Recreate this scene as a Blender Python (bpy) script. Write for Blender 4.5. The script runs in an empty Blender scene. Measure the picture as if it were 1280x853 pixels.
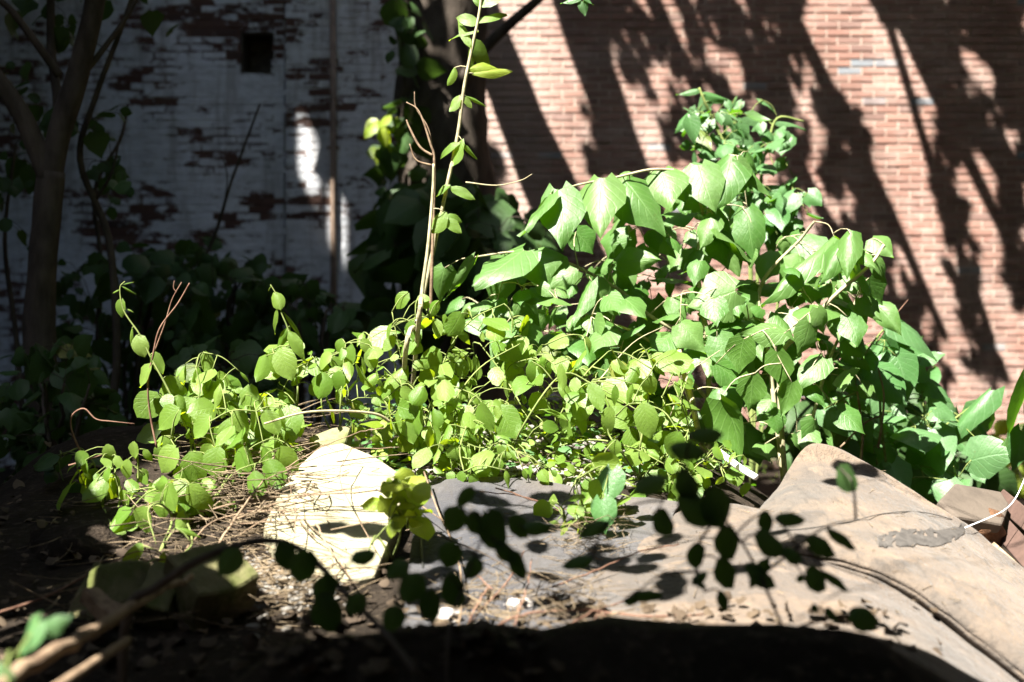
import bpy, math, random
import numpy as np
from mathutils import Vector, Matrix, noise
random.seed(7)
R = random.random
U = random.uniform
S = bpy.context.scene
COL = S.collection

# ------------------------------------------------------------------ camera, light
F, CX, HY, CAMZ = 1422.0, 640.0, 380.0, 1.5          # focal length and horizon in photo pixels
cam = bpy.data.cameras.new("camera"); camo = bpy.data.objects.new("camera", cam); COL.objects.link(camo)
camo.location = (0, 0, CAMZ); camo.rotation_euler = (math.radians(90), 0, 0)
cam.sensor_width = 36; cam.lens = F*36/1280; cam.shift_y = -(853/2-HY)/1280
cam.clip_start = .05; cam.clip_end = 500
cam.dof.use_dof = True; cam.dof.focus_distance = 3.35; cam.dof.aperture_fstop = 2.1; cam.dof.aperture_blades = 9
S.camera = camo
LD = Vector((.36, .45, -.82)).normalized()           # the way the sunlight travels
TOSUN = -LD
sun = bpy.data.lights.new("sun", 'SUN'); sun.energy = 5.0; sun.angle = math.radians(.5); sun.color = (1, .95, .86)
suno = bpy.data.objects.new("sun", sun); COL.objects.link(suno)
suno.rotation_euler = LD.to_track_quat('-Z', 'Y').to_euler(); suno.location = (-5, -6, 12)
W = bpy.data.worlds.new("World"); S.world = W; W.use_nodes = True
wn = W.node_tree; bg = wn.nodes['Background']
sky = wn.nodes.new('ShaderNodeTexSky'); sky.sky_type = 'NISHITA'; sky.sun_disc = False
sky.sun_elevation = math.asin(TOSUN.z); sky.sun_rotation = math.atan2(TOSUN.x, TOSUN.y)
wn.links.new(sky.outputs[0], bg.inputs[0]); bg.inputs[1].default_value = .05
S.view_settings.view_transform = 'Standard'; S.view_settings.look = 'None'
S.view_settings.exposure = 2.8; S.view_settings.gamma = 1
S.render.engine = 'CYCLES'

# ------------------------------------------------------------------ helpers
def P(px, py, d):
    """point seen at photo pixel (px, py) at depth d metres"""
    return Vector(((px-CX)*d/F, d, CAMZ-(py-HY)*d/F))
def sm(a, b, x):
    t = min(1, max(0, (x-a)/(b-a))); return t*t*(3-2*t)
def H(x, y):
    """height of the debris mound / ground"""
    top = .80+.105*(y-1.6)
    k = sm(.15, 1.1, y)*(1-sm(3.9, 7.2, y))
    k *= (1-.66*sm(.35, 1.8, x))*(1-.62*sm(.95+.12*y, 1.9+.12*y, -x))
    n = noise.noise(Vector((x*1.3, y*1.3, 3.1)))*.035+noise.noise(Vector((x*4.1, y*4.1, .7)))*.02
    top += .20*math.exp(-((y-1.70)/.19)**2)*sm(-.62, -.25, x)*(1-sm(.62, .95, x))  # front soil crest added to darken the shaded foreground
    n += .035*noise.noise(Vector((x*7, y*7, 2)))*(1-sm(1.75, 2.0, y))
    return top*k+n*(.25+.75*k)*(1-sm(8.5, 9.5, y))
def G(px, py, lift=0):
    """where the sight line through a photo pixel meets the ground"""
    d = 1.15
    while d < 10:
        p = P(px, py, d)
        if p.z <= H(p.x, p.y)+lift: return p
        d += .01
    return p
def tag(o, label=None, cat=None, group=None, kind=None):
    for k, v in (('label', label), ('category', cat), ('group', group), ('kind', kind)):
        if v: o[k] = v
    return o
def empty(name, loc, label, cat, group=None):
    o = bpy.data.objects.new(name, None); COL.objects.link(o); o.location = loc; o.empty_display_size = .1
    return tag(o, label, cat, group)
def link(name, me, parent=None, M=None):
    o = bpy.data.objects.new(name, me); COL.objects.link(o)
    if M is None: M = Matrix.Identity(4)
    if parent is not None:
        o.parent = parent; M = Matrix.Translation(-Vector(wloc(parent))) @ M
    o.matrix_basis = M
    return o
def wloc(o):
    l = Vector(o.location)
    while o.parent: o = o.parent; l += Vector(o.location)
    return l
def spline(pts, n=6):
    """Catmull-Rom through pts (tuples of floats)"""
    A = [np.array(p, float) for p in pts]
    if len(A) < 3: 
        return [tuple(A[0]+(A[-1]-A[0])*i/n) for i in range(n+1)]
    A = [2*A[0]-A[1]]+A+[2*A[-1]-A[-2]]
    out = []
    for i in range(1, len(A)-2):
        p0, p1, p2, p3 = A[i-1:i+3]
        for k in range(n):
            t = k/n
            out.append(tuple(.5*(2*p1+(p2-p0)*t+(2*p0-5*p1+4*p2-p3)*t*t+(3*p1-p0-3*p2+p3)*t**3)))
    out.append(tuple(A[-2]))
    return out
class MB:
    def __init__(s): s.v = []; s.f = []
    def tube(s, pts, rad, sides=6, rough=0, seed=0):
        pts = [Vector(p) for p in pts]; n = len(pts); b = len(s.v)
        if not hasattr(rad, '__len__'): rad = [rad]*n
        if len(rad) == 2 and n != 2: rad = [rad[0]+(rad[1]-rad[0])*i/(n-1) for i in range(n)]
        up = Vector((.3, .9, .1))
        for i, p in enumerate(pts):
            t = (pts[min(i+1, n-1)]-pts[max(i-1, 0)]).normalized()
            a = up-t*up.dot(t)
            if a.length < 1e-4: a = t.orthogonal()
            a.normalize(); up = a; c = t.cross(a)
            for k in range(sides):
                an = 2*math.pi*k/sides
                r = rad[i]
                if rough: r *= 1+rough*noise.noise(Vector((math.cos(an)*1.5+seed, math.sin(an)*1.5, p.z*3+p.x*3)))+rough*.5*noise.noise(Vector((math.cos(an)*5+seed, math.sin(an)*5, p.z*6)))
                s.v.append(p+(a*math.cos(an)+c*math.sin(an))*r)
        for i in range(n-1):
            for k in range(sides):
                k2 = (k+1) % sides
                s.f.append((b+i*sides+k, b+i*sides+k2, b+(i+1)*sides+k2, b+(i+1)*sides+k))
        s.f.append(tuple(b+k for k in range(sides))[::-1]); s.f.append(tuple(b+(n-1)*sides+k for k in range(sides)))
        return s
    def box(s, lo, hi, M=None):
        b = len(s.v)
        for x in (lo[0], hi[0]):
            for y in (lo[1], hi[1]):
                for z in (lo[2], hi[2]):
                    p = Vector((x, y, z)); s.v.append(M @ p if M else p)
        s.f += [tuple(b+i for i in q) for q in ((0, 1, 3, 2), (4, 6, 7, 5), (0, 4, 5, 1), (2, 3, 7, 6), (0, 2, 6, 4), (1, 5, 7, 3))]
        return s
    def mesh(s, name, mat, smooth=False):
        me = bpy.data.meshes.new(name); me.from_pydata([tuple(p) for p in s.v], [], s.f)
        me.materials.append(mat)
        if smooth: me.polygons.foreach_set('use_smooth', [True]*len(me.polygons))
        me.update(); return me
    def build(s, name, mat, parent=None, smooth=False):
        return link(name, s.mesh(name, mat, smooth), parent)
def bevel(o, w, seg=2):
    m = o.modifiers.new('edge', 'BEVEL'); m.width = w; m.segments = seg; m.limit_method = 'ANGLE'; return o

# ------------------------------------------------------------------ materials
class NT:
    def __init__(s, name):
        s.m = bpy.data.materials.new(name); s.m.use_nodes = True; s.t = s.m.node_tree; s.t.nodes.clear()
        s.out = s.n('OutputMaterial')
    def n(s, typ, props=None, **ins):
        nd = s.t.nodes.new('ShaderNode'+typ)
        for k, v in (props or {}).items(): setattr(nd, k, v)
        for k, v in ins.items():
            key = int(k[1:]) if k[0] == 'i' and k[1:].isdigit() else k.replace('_', ' ')
            s.set(nd.inputs[key], v)
        return nd
    def set(s, sock, v):
        if hasattr(v, 'is_output') or isinstance(v, bpy.types.NodeSocket): s.t.links.new(v, sock)
        elif isinstance(v, bpy.types.Node): s.t.links.new(v.outputs[0], sock)
        elif isinstance(v, (tuple, list)) and len(v) == 3 and sock.type == 'RGBA': sock.default_value = (*v, 1)
        else: sock.default_value = v
    def math(s, op, a, b=0, c=0): 
        return s.n('Math', {'operation': op}, i0=a, i1=b, i2=c).outputs[0]
    def mix(s, f, a, b, typ='MIX'):
        nd = s.t.nodes.new('ShaderNodeMix'); nd.data_type = 'RGBA'; nd.blend_type = typ
        s.set(nd.inputs[0], f); s.set(nd.inputs[6], a); s.set(nd.inputs[7], b); return nd.outputs[2]
    def step(s, a, b, x):
        nd = s.n('MapRange', {'interpolation_type': 'SMOOTHSTEP'}, Value=x, From_Min=a, From_Max=b); return nd.outputs[0]
    def noise(s, vec, scale, detail=4, rough=.6):
        nd = s.n('TexNoise', Scale=scale, Detail=detail, Roughness=rough)
        if vec is not None: s.set(nd.inputs['Vector'], vec)
        return nd.outputs[0]
    def pos(s): return s.n('NewGeometry').outputs['Position']
    def obj(s): return s.n('TexCoord').outputs['Object']
    def scaled(s, vec, sc):
        return s.n('Mapping', i0=vec, i3=sc).outputs[0]
    def bump(s, h, st=.5, dist=.01):
        return s.n('Bump', Strength=st, Distance=dist, Height=h).outputs[0]
    def pbr(s, col, rough=.8, normal=None, spec=.3, **kw):
        p = s.n('BsdfPrincipled', Base_Color=col, Roughness=rough, **kw)
        p.inputs['Specular IOR Level'].default_value = spec
        if normal is not None: s.set(p.inputs['Normal'], normal)
        return p
    def done(s, sh): s.t.links.new(sh.outputs[0], s.out.inputs[0]); return s.m

def leaf_mat(name, top, top2, under, trans, tw=.38, rough=.42, spec=.5, veins=.35):
    t = NT(name)
    rnd = t.n('ObjectInfo').outputs['Random']
    isl = t.n('NewGeometry')
    rr = t.math('FRACT', t.math('ADD', rnd, isl.outputs['Random Per Island']))
    uv = t.n('SeparateXYZ', i0=t.n('UVMap').outputs[0])
    ax = t.math('ABSOLUTE', t.math('SUBTRACT', uv.outputs[0], .5))
    mid = t.step(.03, .008, ax)
    fr = t.math('FRACT', t.math('MULTIPLY', t.math('SUBTRACT', uv.outputs[1], t.math('MULTIPLY', ax, .75)), 6.5))
    side = t.step(.13, .03, t.math('ABSOLUTE', t.math('SUBTRACT', fr, .5)))
    vein = t.math('MAXIMUM', mid, t.math('MULTIPLY', side, .6))
    blot = t.noise(t.obj(), 5, 5)
    c = t.mix(rr, top, top2)
    c = t.mix(t.math('MULTIPLY', t.step(.42, .75, blot), .4), c, tuple(x*.55 for x in top))
    c = t.mix(t.step(.985, .998, rr), c, (.13, .13, .025))
    spots = t.step(.66, .74, t.noise(t.pos(), 130, 2))
    c = t.mix(t.math('MULTIPLY', spots, .5), c, (.09, .07, .02))
    c = t.mix(isl.outputs['Backfacing'], c, under)
    c = t.mix(t.math('MULTIPLY', vein, veins), c, tuple(min(1, x*1.9+.03) for x in top))
    nrm = t.bump(t.math('ADD', t.math('MULTIPLY', vein, -.6), t.math('MULTIPLY', t.noise(t.obj(), 9, 2), .8)), 0.3, .006)
    p = t.pbr(c, rough, nrm, spec)
    tr = t.n('BsdfTranslucent', Color=t.mix(t.math('MULTIPLY', vein, .5), t.mix(rr, trans, tuple(x*.75 for x in trans)), tuple(x*.45 for x in trans)))
    return t.done(t.n('MixShader', i0=tw, i1=p.outputs[0], i2=tr.outputs[0]))
M = {}
M['leaf_big'] = leaf_mat('broad_leaf_green', (.092, .170, .042), (.038, .115, .014), (.055, .125, .018), (.15, .33, .006), .40, .5, .55, .2)
M['leaf_vine'] = leaf_mat('vine_leaf_yellow_green', (.145, .222, .042), (.066, .146, .012), (.11, .175, .022), (.37, .51, .01), .48, .48, .5, .12)
M['leaf_blue'] = leaf_mat('bindweed_leaf_blue_green', (.085, .170, .068), (.042, .125, .028), (.06, .13, .03), (.12, .31, .01), .38, .46, .55, .2)
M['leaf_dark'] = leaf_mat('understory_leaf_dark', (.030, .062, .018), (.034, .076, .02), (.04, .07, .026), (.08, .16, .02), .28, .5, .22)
M['leaf_lemon'] = leaf_mat('lemon_leaf', (.19, .235, .03), (.12, .185, .012), (.16, .2, .02), (.36, .48, .008), .45, .45, .4, .12)

def bark(name, a, b, sc=12, stretch=.35, st=.9, dist=.02):
    t = NT(name); v = t.scaled(t.pos(), (1, 1, stretch))
    n1 = t.noise(v, sc, 6, .65); n2 = t.noise(t.pos(), 3, 3)
    c = t.mix(t.step(.3, .7, n1), a, b); c = t.mix(t.math('MULTIPLY', t.step(.5, .7, n2), .5), c, tuple(x*1.5 for x in b))
    return t.done(t.pbr(c, .9, t.bump(n1, st, dist), .2))
M['bark'] = bark('bark_grey_brown', (.028, .022, .016), (.075, .06, .047))
M['bark_dark'] = bark('bark_dark', (.022, .017, .013), (.06, .048, .038), 9)
M['twig'] = bark('dry_twig', (.085, .055, .035), (.20, .145, .095), 40, 1, .4, .004)
M['twig_red'] = bark('reddish_twig', (.075, .035, .024), (.16, .095, .065), 40, 1, .4, .004)
M['stem_green'] = bark('green_stem', (.08, .11, .03), (.15, .18, .055), 40, 1, .3, .003)
M['stem_pale'] = bark('pale_stem', (.17, .15, .09), (.32, .29, .18), 40, 1, .3, .003)
M['straw'] = bark('straw_litter', (.06, .042, .026), (.20, .155, .10), 30, 1, .3, .004)

def brick_mat(name, per, white):
    t = NT(name); pos = t.pos()
    rnd = t.n('ObjectInfo').outputs['Random'] if per == 'object' else t.n('NewGeometry').outputs['Random Per Island']
    g = t.noise(pos, 60, 4); big = t.noise(t.scaled(pos, (1, 1, 1.6)), 1.1, 5, .6); mid = t.noise(t.scaled(pos, (1, 1, 2.4)), 6, 5, .7)
    ramp = t.n('ValToRGB', Fac=rnd); cr = ramp.color_ramp
    cols = [(0, (.115, .048, .034)), (.25, (.19, .087, .061)), (.5, (.15, .064, .046)), (.72, (.235, .122, .09)), (.9, (.085, .043, .035)), (.975, (.19, .095, .07))]
    if not white: cols += [(.985, (.10, .14, .17))]
    cr.elements[0].position = 0; cr.elements[0].color = (*cols[0][1], 1); cr.elements[1].position = cols[-1][0]; cr.elements[1].color = (*cols[-1][1], 1)
    for p_, c_ in cols[1:-1]:
        e = cr.elements.new(p_); e.color = (*c_, 1)
    base = t.mix(t.math('MULTIPLY', t.step(.35, .7, g), .35), ramp.outputs[0], (.12, .06, .045))
    if white:
        r2 = t.n('TexWhiteNoise', {'noise_dimensions': '1D'}, W=t.math('MULTIPLY', rnd, 917)).outputs[0]
        k = t.math('ADD', t.math('ADD', t.math('MULTIPLY', big, 1.5), t.math('MULTIPLY', mid, .75)), t.math('ADD', t.math('MULTIPLY', r2, .44), t.math('MULTIPLY', g, .3)))
        bare = t.math('MAXIMUM', t.step(1.57, 1.67, k), t.math('MULTIPLY', t.step(.62, .69, t.noise(t.scaled(pos, (1, 1, 1.5)), 13, 5, .7)), .75))
        paint = t.mix(t.step(.35, .7, mid), (.64, .66, .70), (.45, .46, .485))
        paint = t.mix(t.math('MULTIPLY', t.step(.5, .68, t.noise(t.scaled(pos, (6, 1, .7)), 1.5, 3)), .5), paint, (.24, .22, .21))
        c = t.mix(bare, paint, t.mix(.55, base, (.04, .033, .03)))
        bm = t.math('SUBTRACT', t.math('MULTIPLY', g, .4), t.math('MULTIPLY', bare, .8))
    else:
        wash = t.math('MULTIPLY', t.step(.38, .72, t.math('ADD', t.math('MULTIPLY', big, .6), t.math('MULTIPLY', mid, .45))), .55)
        sun_glare = t.math('MULTIPLY', t.step(1.15, .55, t.math('ADD', t.n('SeparateXYZ', i0=pos).outputs[0], t.math('MULTIPLY', mid, .9))), .55)  # paler towards the trunk: sun glare put into the brick colour
        c = t.mix(t.math('MAXIMUM', t.math('MAXIMUM', wash, sun_glare), .14), base, (.43, .34, .305))
        c = t.mix(t.math('MULTIPLY', t.step(.48, .60, t.noise(t.scaled(pos, (1.2, 1, .5)), 1.9, 5, .7)), .4), c, (.11, .075, .06)); bm = g
    return t.done(t.pbr(c, .9, t.bump(bm, .6, .006), .25))
def mortar_mat(name, col, col2):
    t = NT(name); pos = t.pos(); n = t.noise(pos, 25, 5); b = t.noise(pos, 1.5, 4)
    c = t.mix(t.step(.4, .65, b), col, col2)
    return t.done(t.pbr(c, .95, t.bump(n, .6, .008), .1))
M['mortar'] = mortar_mat('lime_mortar', (.37, .30, .255), (.24, .185, .148))
M['mortar_w'] = mortar_mat('whitewashed_mortar', (.46, .47, .50), (.24, .22, .21))
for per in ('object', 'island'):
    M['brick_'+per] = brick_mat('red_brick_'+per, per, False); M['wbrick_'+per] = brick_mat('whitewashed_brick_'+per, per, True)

M['mortar_w'] = brick_mat('whitewashed_mortar', 'island', True)
def simple(name, col, rough=.8, var=.35, scale=8, st=.4, dist=.006, spec=.3, dark=None, metal=0):
    t = NT(name); n = t.noise(t.pos(), scale, 6, .65); n2 = t.noise(t.pos(), scale*7, 4)
    c = t.mix(t.step(.35, .7, n), col, dark or tuple(x*(1-var) for x in col))
    c = t.mix(t.math('MULTIPLY', t.step(.55, .7, n2), .3), c, tuple(x*.6 for x in col))
    return t.done(t.pbr(c, rough, t.bump(t.math('ADD', n, t.math('MULTIPLY', n2, .5)), st, dist), spec, Metallic=metal))
def cloth_mat(name, a, b, stain, felt=False):
    t = NT(name); pos = t.pos()
    n = t.noise(pos, 2.6, 6, .6); f = t.noise(t.scaled(pos, (1, .3, 1)), 90, 3); w = t.noise(pos, 320, 2); m = t.noise(pos, 11, 5, .7)
    c = t.mix(t.step(.35, .68, n), a, b)
    c = t.mix(t.math('MULTIPLY', t.step(.5, .68, m), .55), c, stain)
    c = t.mix(t.math('MULTIPLY', t.step(.5, .75, f), .3), c, tuple(x*.55 for x in b))
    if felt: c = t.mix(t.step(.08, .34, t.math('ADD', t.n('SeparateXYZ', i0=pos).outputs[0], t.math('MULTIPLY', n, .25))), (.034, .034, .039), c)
    big = t.noise(t.scaled(pos, (1, 2.2, 1)), 1.7, 3); c = t.mix(t.math('MULTIPLY', t.step(.45, .60, big), .6), c, (.052, .048, .045))
    spk = t.step(.66, .72, t.noise(pos, 55, 2)); c = t.mix(t.math('MULTIPLY', spk, .5), c, tuple(x*.35 for x in a))
    st2 = t.noise(t.scaled(pos, (1.6, .5, 1)), 26, 5, .75); c = t.mix(t.math('MULTIPLY', t.step(.5, .66, st2), .5), c, tuple(x*.5 for x in b)); c = t.mix(t.math('MULTIPLY', t.step(.56, .7, t.noise(pos, 19, 3)), .35), c, tuple(min(1, x*1.5) for x in a))
    h = t.math('ADD', t.math('ADD', t.math('MULTIPLY', m, 1.8), t.math('MULTIPLY', f, .35)), t.math('MULTIPLY', w, .2))
    return t.done(t.pbr(c, .92, t.bump(h, 0.8, .016), .15, Sheen_Weight=.1))
M['canvas'] = cloth_mat('dirty_tan_canvas', (.122, .090, .064), (.074, .065, .057), (.036, .031, .027))
M['canvas_low'] = cloth_mat('dirty_buff_canvas', (.120, .087, .062), (.080, .062, .047), (.036, .029, .023))
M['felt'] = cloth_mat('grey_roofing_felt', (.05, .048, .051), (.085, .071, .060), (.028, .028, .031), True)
M['patch'] = simple('grey_tape_remnant', (.062, .056, .051), .9, .5, 30)
M['slab'] = simple('pale_cream_stone', (.27, .25, .165), .85, .45, 6, .8, .012)
M['moss_wood'] = simple('mossy_timber', (.105, .095, .048), .9, .4, 14, .7, .01, .2, (.05, .06, .014))
M['moss_stone'] = simple('mossy_stone', (.15, .14, .08), .9, .4, 10, .7, .012, .2, (.07, .09, .022))
M['stone_w'] = simple('white_stone', (.36, .33, .31), .85, .2, 14, .5, .006)
M['stone_g'] = simple('grey_pebbles', (.17, .158, .14), .85, .5, 6, .5, .006)
M['plank_red'] = simple('red_brown_plank', (.07, .042, .033), .75, .4, 18, .4, .004)
M['plank_tan'] = simple('raw_tan_plank', (.26, .19, .12), .8, .3, 18, .4, .004)
M['chunk'] = simple('weathered_board_face', (.075, .06, .047), .85, .35, 10, .5, .006)
M['chunk_in'] = simple('rotten_core', (.12, .06, .03), .95, .5, 30, .9, .012)
M['white'] = simple('white_plastic', (.8, .8, .8), .5, .05, 10, .1, .002)
M['pipe'] = simple('rusty_pipe_paint', (.22, .16, .12), .8, .4, 10)
M['black'] = simple('black_cord', (.02, .02, .02), .6, .3, 20)
M['recess_and_frame'] = simple('recess_shade_and_frame', (.085, .07, .055), .95, .5, 12)  # dark brown that carries recess shade, also used for window frames
M['concrete'] = simple('grey_concrete', (.10, .10, .105), .9, .3, 3)
M['brick_dark'] = simple('dark_grey_brick', (.075, .07, .07), .9, .4, 6)  # dark grey keeps light bouncing off the added buildings low
M['metal_roof'] = simple('rusty_sheet_metal', (.16, .13, .11), .6, .4, 6, .2, .004, .5)
def soil():
    t = NT('dark_soil_and_litter'); pos = t.pos(); n = t.noise(pos, 3, 6, .7); f = t.noise(pos, 38, 5, .7)
    c = t.mix(t.step(.35, .65, n), (.014, .0105, .0075), (.028, .021, .0155)); c = t.mix(t.step(.52, .68, f), c, (.055, .042, .03))
    return t.done(t.pbr(c, .97, t.bump(t.math('ADD', n, f), .9, .03), .1))
M['soil'] = soil()
def glass():
    t = NT('dark_window_glass'); return t.done(t.pbr((.03, .035, .04), .08, None, .6))
M['glass'] = glass()

# ------------------------------------------------------------------ ground
def axis(lo, hi, step, far):
    a = list(np.arange(lo, hi+1e-6, step)); g = step; x = hi; y = lo
    while x < far: g *= 1.6; x += g; y -= g; a.append(x); a.insert(0, y)
    return a
xs = axis(-4, 4, .05, 130); ys = axis(0, 8.5, .05, 130)
gv = [(x, y, H(x, y)) for y in ys for x in xs]; nx = len(xs)
gf = [(j*nx+i, j*nx+i+1, (j+1)*nx+i+1, (j+1)*nx+i) for j in range(len(ys)-1) for i in range(nx-1)]
me = bpy.data.meshes.new('ground'); me.from_pydata(gv, [], gf); me.materials.append(M['soil'])
me.polygons.foreach_set('use_smooth', [True]*len(me.polygons))
tag(link('ground', me), kind='structure')

# ------------------------------------------------------------------ brick walls
WY = 10.4; PX = WY/F                        # the wall plane, metres per photo pixel there
def wall(name, label, x0, x1, z1, mats, inwin, step_x=None, hole=None, maxpart=300):
    root = empty(name, ((x0+x1)/2, WY, 0), label, 'wall')
    bm, mm = mats
    mb = MB()
    def back(a, b, c, d, y): mb.box((a, y, c), (b, WY+.4, d))
    segs = [(x0, x1, WY)] if step_x is None else [(x0, step_x-.014, WY), (step_x+.014, x1, WY-.07)]
    for a, b, y in segs:
        if hole and a < hole[0] < b:
            back(a, hole[0], -.4, z1, y); back(hole[1], b, -.4, z1, y); back(hole[0], hole[1], -.4, hole[2], y); back(hole[0], hole[1], hole[3], z1, y)
            mb.box((hole[0], WY+.36, hole[2]), (hole[1], WY+.4, hole[3]))
        else: back(a, b, -.4, z1, y)
    mb.build('mortar', M[mm], root)
    if step_x is not None: MB().box((step_x-.0135, WY+.06, -.4), (step_x+.0135, WY+.09, z1)).build('joint_shade', M['recess_and_frame'], root)  # dark strip added in the joint to stand for the step's shadow
    if hole:
        h = MB(); e = .002  # lining added to darken the recess, its shade is in the colour
        h.box((hole[0]+e, WY+.30, hole[2]+e), (hole[1]-e, WY+.355, hole[3]-e)); h.box((hole[0]+e, WY+.02, hole[2]+e), (hole[0]+.02, WY+.299, hole[3]-e)); h.box((hole[1]-.02, WY+.02, hole[2]+e), (hole[1]-e, WY+.299, hole[3]-e))
        h.box((hole[0]+.021, WY+.02, hole[3]-.02), (hole[1]-.021, WY+.299, hole[3]-e)); h.box((hole[0]+.021, WY+.02, hole[2]+e), (hole[1]-.021, WY+.299, hole[2]+.02)); h.build('hole_shade', M['recess_and_frame'], root)
    ch, bl, j = .0702, .219, .0105
    bx = []                                 # every brick: x, z, length, y
    r = 0; z = -.05
    while z < z1-.07:
        x = x0-(r % 2)*bl*.5+U(-.01, .01)
        while x < x1-.02:
            a, b = max(x, x0)+j/2, min(x+bl, x1)-j/2
            parts = [(a, b)]
            if step_x is not None and a < step_x < b: parts = [(a, step_x-.016), (step_x+.016, b)]
            for a_, b_ in parts:
                y = WY-(.07 if step_x is not None and (a_+b_)/2 > step_x else 0)
                if hole and b_ > hole[0] and a_ < hole[1] and z+ch > hole[2]+.02 and z < hole[3]-.02:
                    if a_ < hole[0]-.03: bx.append((a_, hole[0]+U(-.03, .03), z, y))
                    if b_ > hole[1]+.03: bx.append((hole[1]+U(-.03, .03), b_, z, y))
                    continue
                if b_-a_ > .03: bx.append((a_, b_, z, y))
            x += bl
        z += ch; r += 1
    # one mesh per brick size class, shared by the bricks that are objects of their own
    def brick_geo(l, h):
        e = .004
        return [(e, 0, e), (l-e, 0, e), (l-e, 0, h-e), (e, 0, h-e), (0, .012, 0), (l, .012, 0), (l, .012, h), (0, .012, h)]
    BF = [(0, 1, 2, 3), (4, 5, 1, 0), (5, 6, 2, 1), (6, 7, 3, 2), (7, 4, 0, 3)]
    shared = {}
    V, Fc = [], []; np_ = 0
    for a, b, z, y in bx:
        l = b-a; h = ch-j; out = U(.005, .011)+(.006 if R() < .06 else 0) if bm == 'brick' else U(.003, .008)
        px, py = (a+l/2)/PX+CX, HY-(z+h/2-CAMZ)/PX
        if np_ < maxpart and inwin(px, py):
            key = round(l, 2)
            if key not in shared:
                mb2 = MB(); mb2.v = brick_geo(key, h); mb2.f = BF; shared[key] = mb2.mesh('brick', M[bm+'_object'])
            T = Matrix.Translation((a, y-out, z+U(-.0015, .0015))) @ Matrix.Rotation(U(-.006, .006), 4, 'Y')
            link('brick', shared[key], root, T); np_ += 1
        else:
            n0 = len(V); V += [(a+p[0], y-out+p[1], z+p[2]) for p in brick_geo(l, h)]; Fc += [tuple(n0+i for i in f) for f in BF]
    mb3 = MB(); mb3.v = V; mb3.f = Fc
    o = mb3.build('brick_courses', M[bm+'_island'], root); o['kind'] = 'stuff'
    return root
JX = (568-CX)*PX
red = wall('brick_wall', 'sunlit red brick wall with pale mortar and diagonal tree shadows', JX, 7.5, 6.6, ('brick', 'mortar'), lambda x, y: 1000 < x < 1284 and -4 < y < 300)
hole = ((300-CX)*PX, (343-CX)*PX, CAMZ-(92-HY)*PX, CAMZ-(40-HY)*PX)
whi = wall('brick_wall', 'whitewashed brick wall in shade with peeling paint and a square hole', -7, JX-.01, 6.6, ('wbrick', 'mortar_w'), lambda x, y: 140 < x < 356 and -4 < y < 300, (357-CX)*PX, hole)
mb = MB(); xx = (418-CX)*PX
mb.tube([(xx, WY-.115, -.1), (xx+.01, WY-.115, 2), (xx, WY-.115, 5)], .03, 8)
pp = empty('drain_pipe', (xx, WY-.115, 0), 'thin rusty vertical pipe running up the whitewashed brick wall', 'pipe')
mb.build('pipe', M['pipe'], pp, True)
mb = MB()
for z in (1.2, 2.9): mb.box((xx-.06, WY-.09, z), (xx+.06, WY-.078, z+.03))
mb.build('bracket', M['pipe'], pp)

# ------------------------------------------------------------------ leaves
def leaf_mesh(name, mat, prof, rows=6, droop=.2, drape=.15, lobe=.1, wave=.03, seed=0, cols=(-1, -.5, 0, .5, 1)):
    rg = random.Random(seed); V, UV, Fc = [], [], []
    us = [i/rows for i in range(rows+1)]; nc = len(cols)
    pu = [p[0] for p in prof]; pw = [p[1] for p in prof]
    ph = rg.uniform(0, 6); tw = rg.uniform(-.12, .12); bend = rg.uniform(-.06, .06)
    for i, u in enumerate(us):
        w = float(np.interp(u, pu, pw)); jit = [rg.uniform(.92, 1.08) for _ in range(2)]
        for v in cols:
            s = w*(jit[0] if v < 0 else jit[1])
            x = v*s+bend*math.sin(u*3); y = u-lobe*v*v*(1-u)**3
            z = -droop*u*u-drape*abs(v)**1.6*w*2+wave*math.sin(u*9+v*3+ph)*abs(v)+tw*v*u*.5
            V.append((x, y, z)); UV.append((.5+v*.5, u))
    for i in range(rows):
        for k in range(nc-1):
            a = i*nc+k; Fc.append((a, a+1, a+nc+1, a+nc))
    me = bpy.data.meshes.new(name); me.from_pydata(V, [], Fc); me.materials.append(mat)
    uvl = me.uv_layers.new(name='UVMap')
    for lp in me.loops: uvl.data[lp.index].uv = UV[lp.vertex_index]
    me.polygons.foreach_set('use_smooth', [True]*len(me.polygons)); me.update()
    return me
HEART = [(0, .16), (.06, .34), (.18, .46), (.34, .47), (.5, .40), (.66, .28), (.8, .15), (.92, .05), (1, .0)]
ANGLE = [(0, .18), (.08, .38), (.25, .47), (.42, .50), (.52, .47), (.62, .30), (.78, .15), (.9, .06), (1, .0)]
OVAL = [(0, .06), (.08, .28), (.22, .42), (.42, .48), (.6, .45), (.78, .33), (.9, .17), (.97, .05), (1, 0)]
LANCE = [(0, .03), (.15, .17), (.35, .25), (.55, .24), (.75, .15), (.9, .06), (1, 0)]
def vary(name, mat, prof, n, rows, d0, d1, a0, a1, lobe, wave, seed, cols=(-1, -.5, 0, .5, 1)):
    rg = random.Random(seed); out = []
    for i in range(n):
        k = rg.uniform(.8, 1.12); sh = rg.uniform(-.05, .05)
        pr = [(min(1, max(0, u+(sh if 0 < u < 1 else 0)*math.sin(u*3.14))), w*k) for u, w in prof]
        out.append(leaf_mesh(name, M[mat], pr, rows, rg.uniform(d0, d1), rg.uniform(a0, a1), lobe*rg.uniform(.5, 1.3), wave*rg.uniform(.5, 2), seed+i, cols))
    return out
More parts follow.
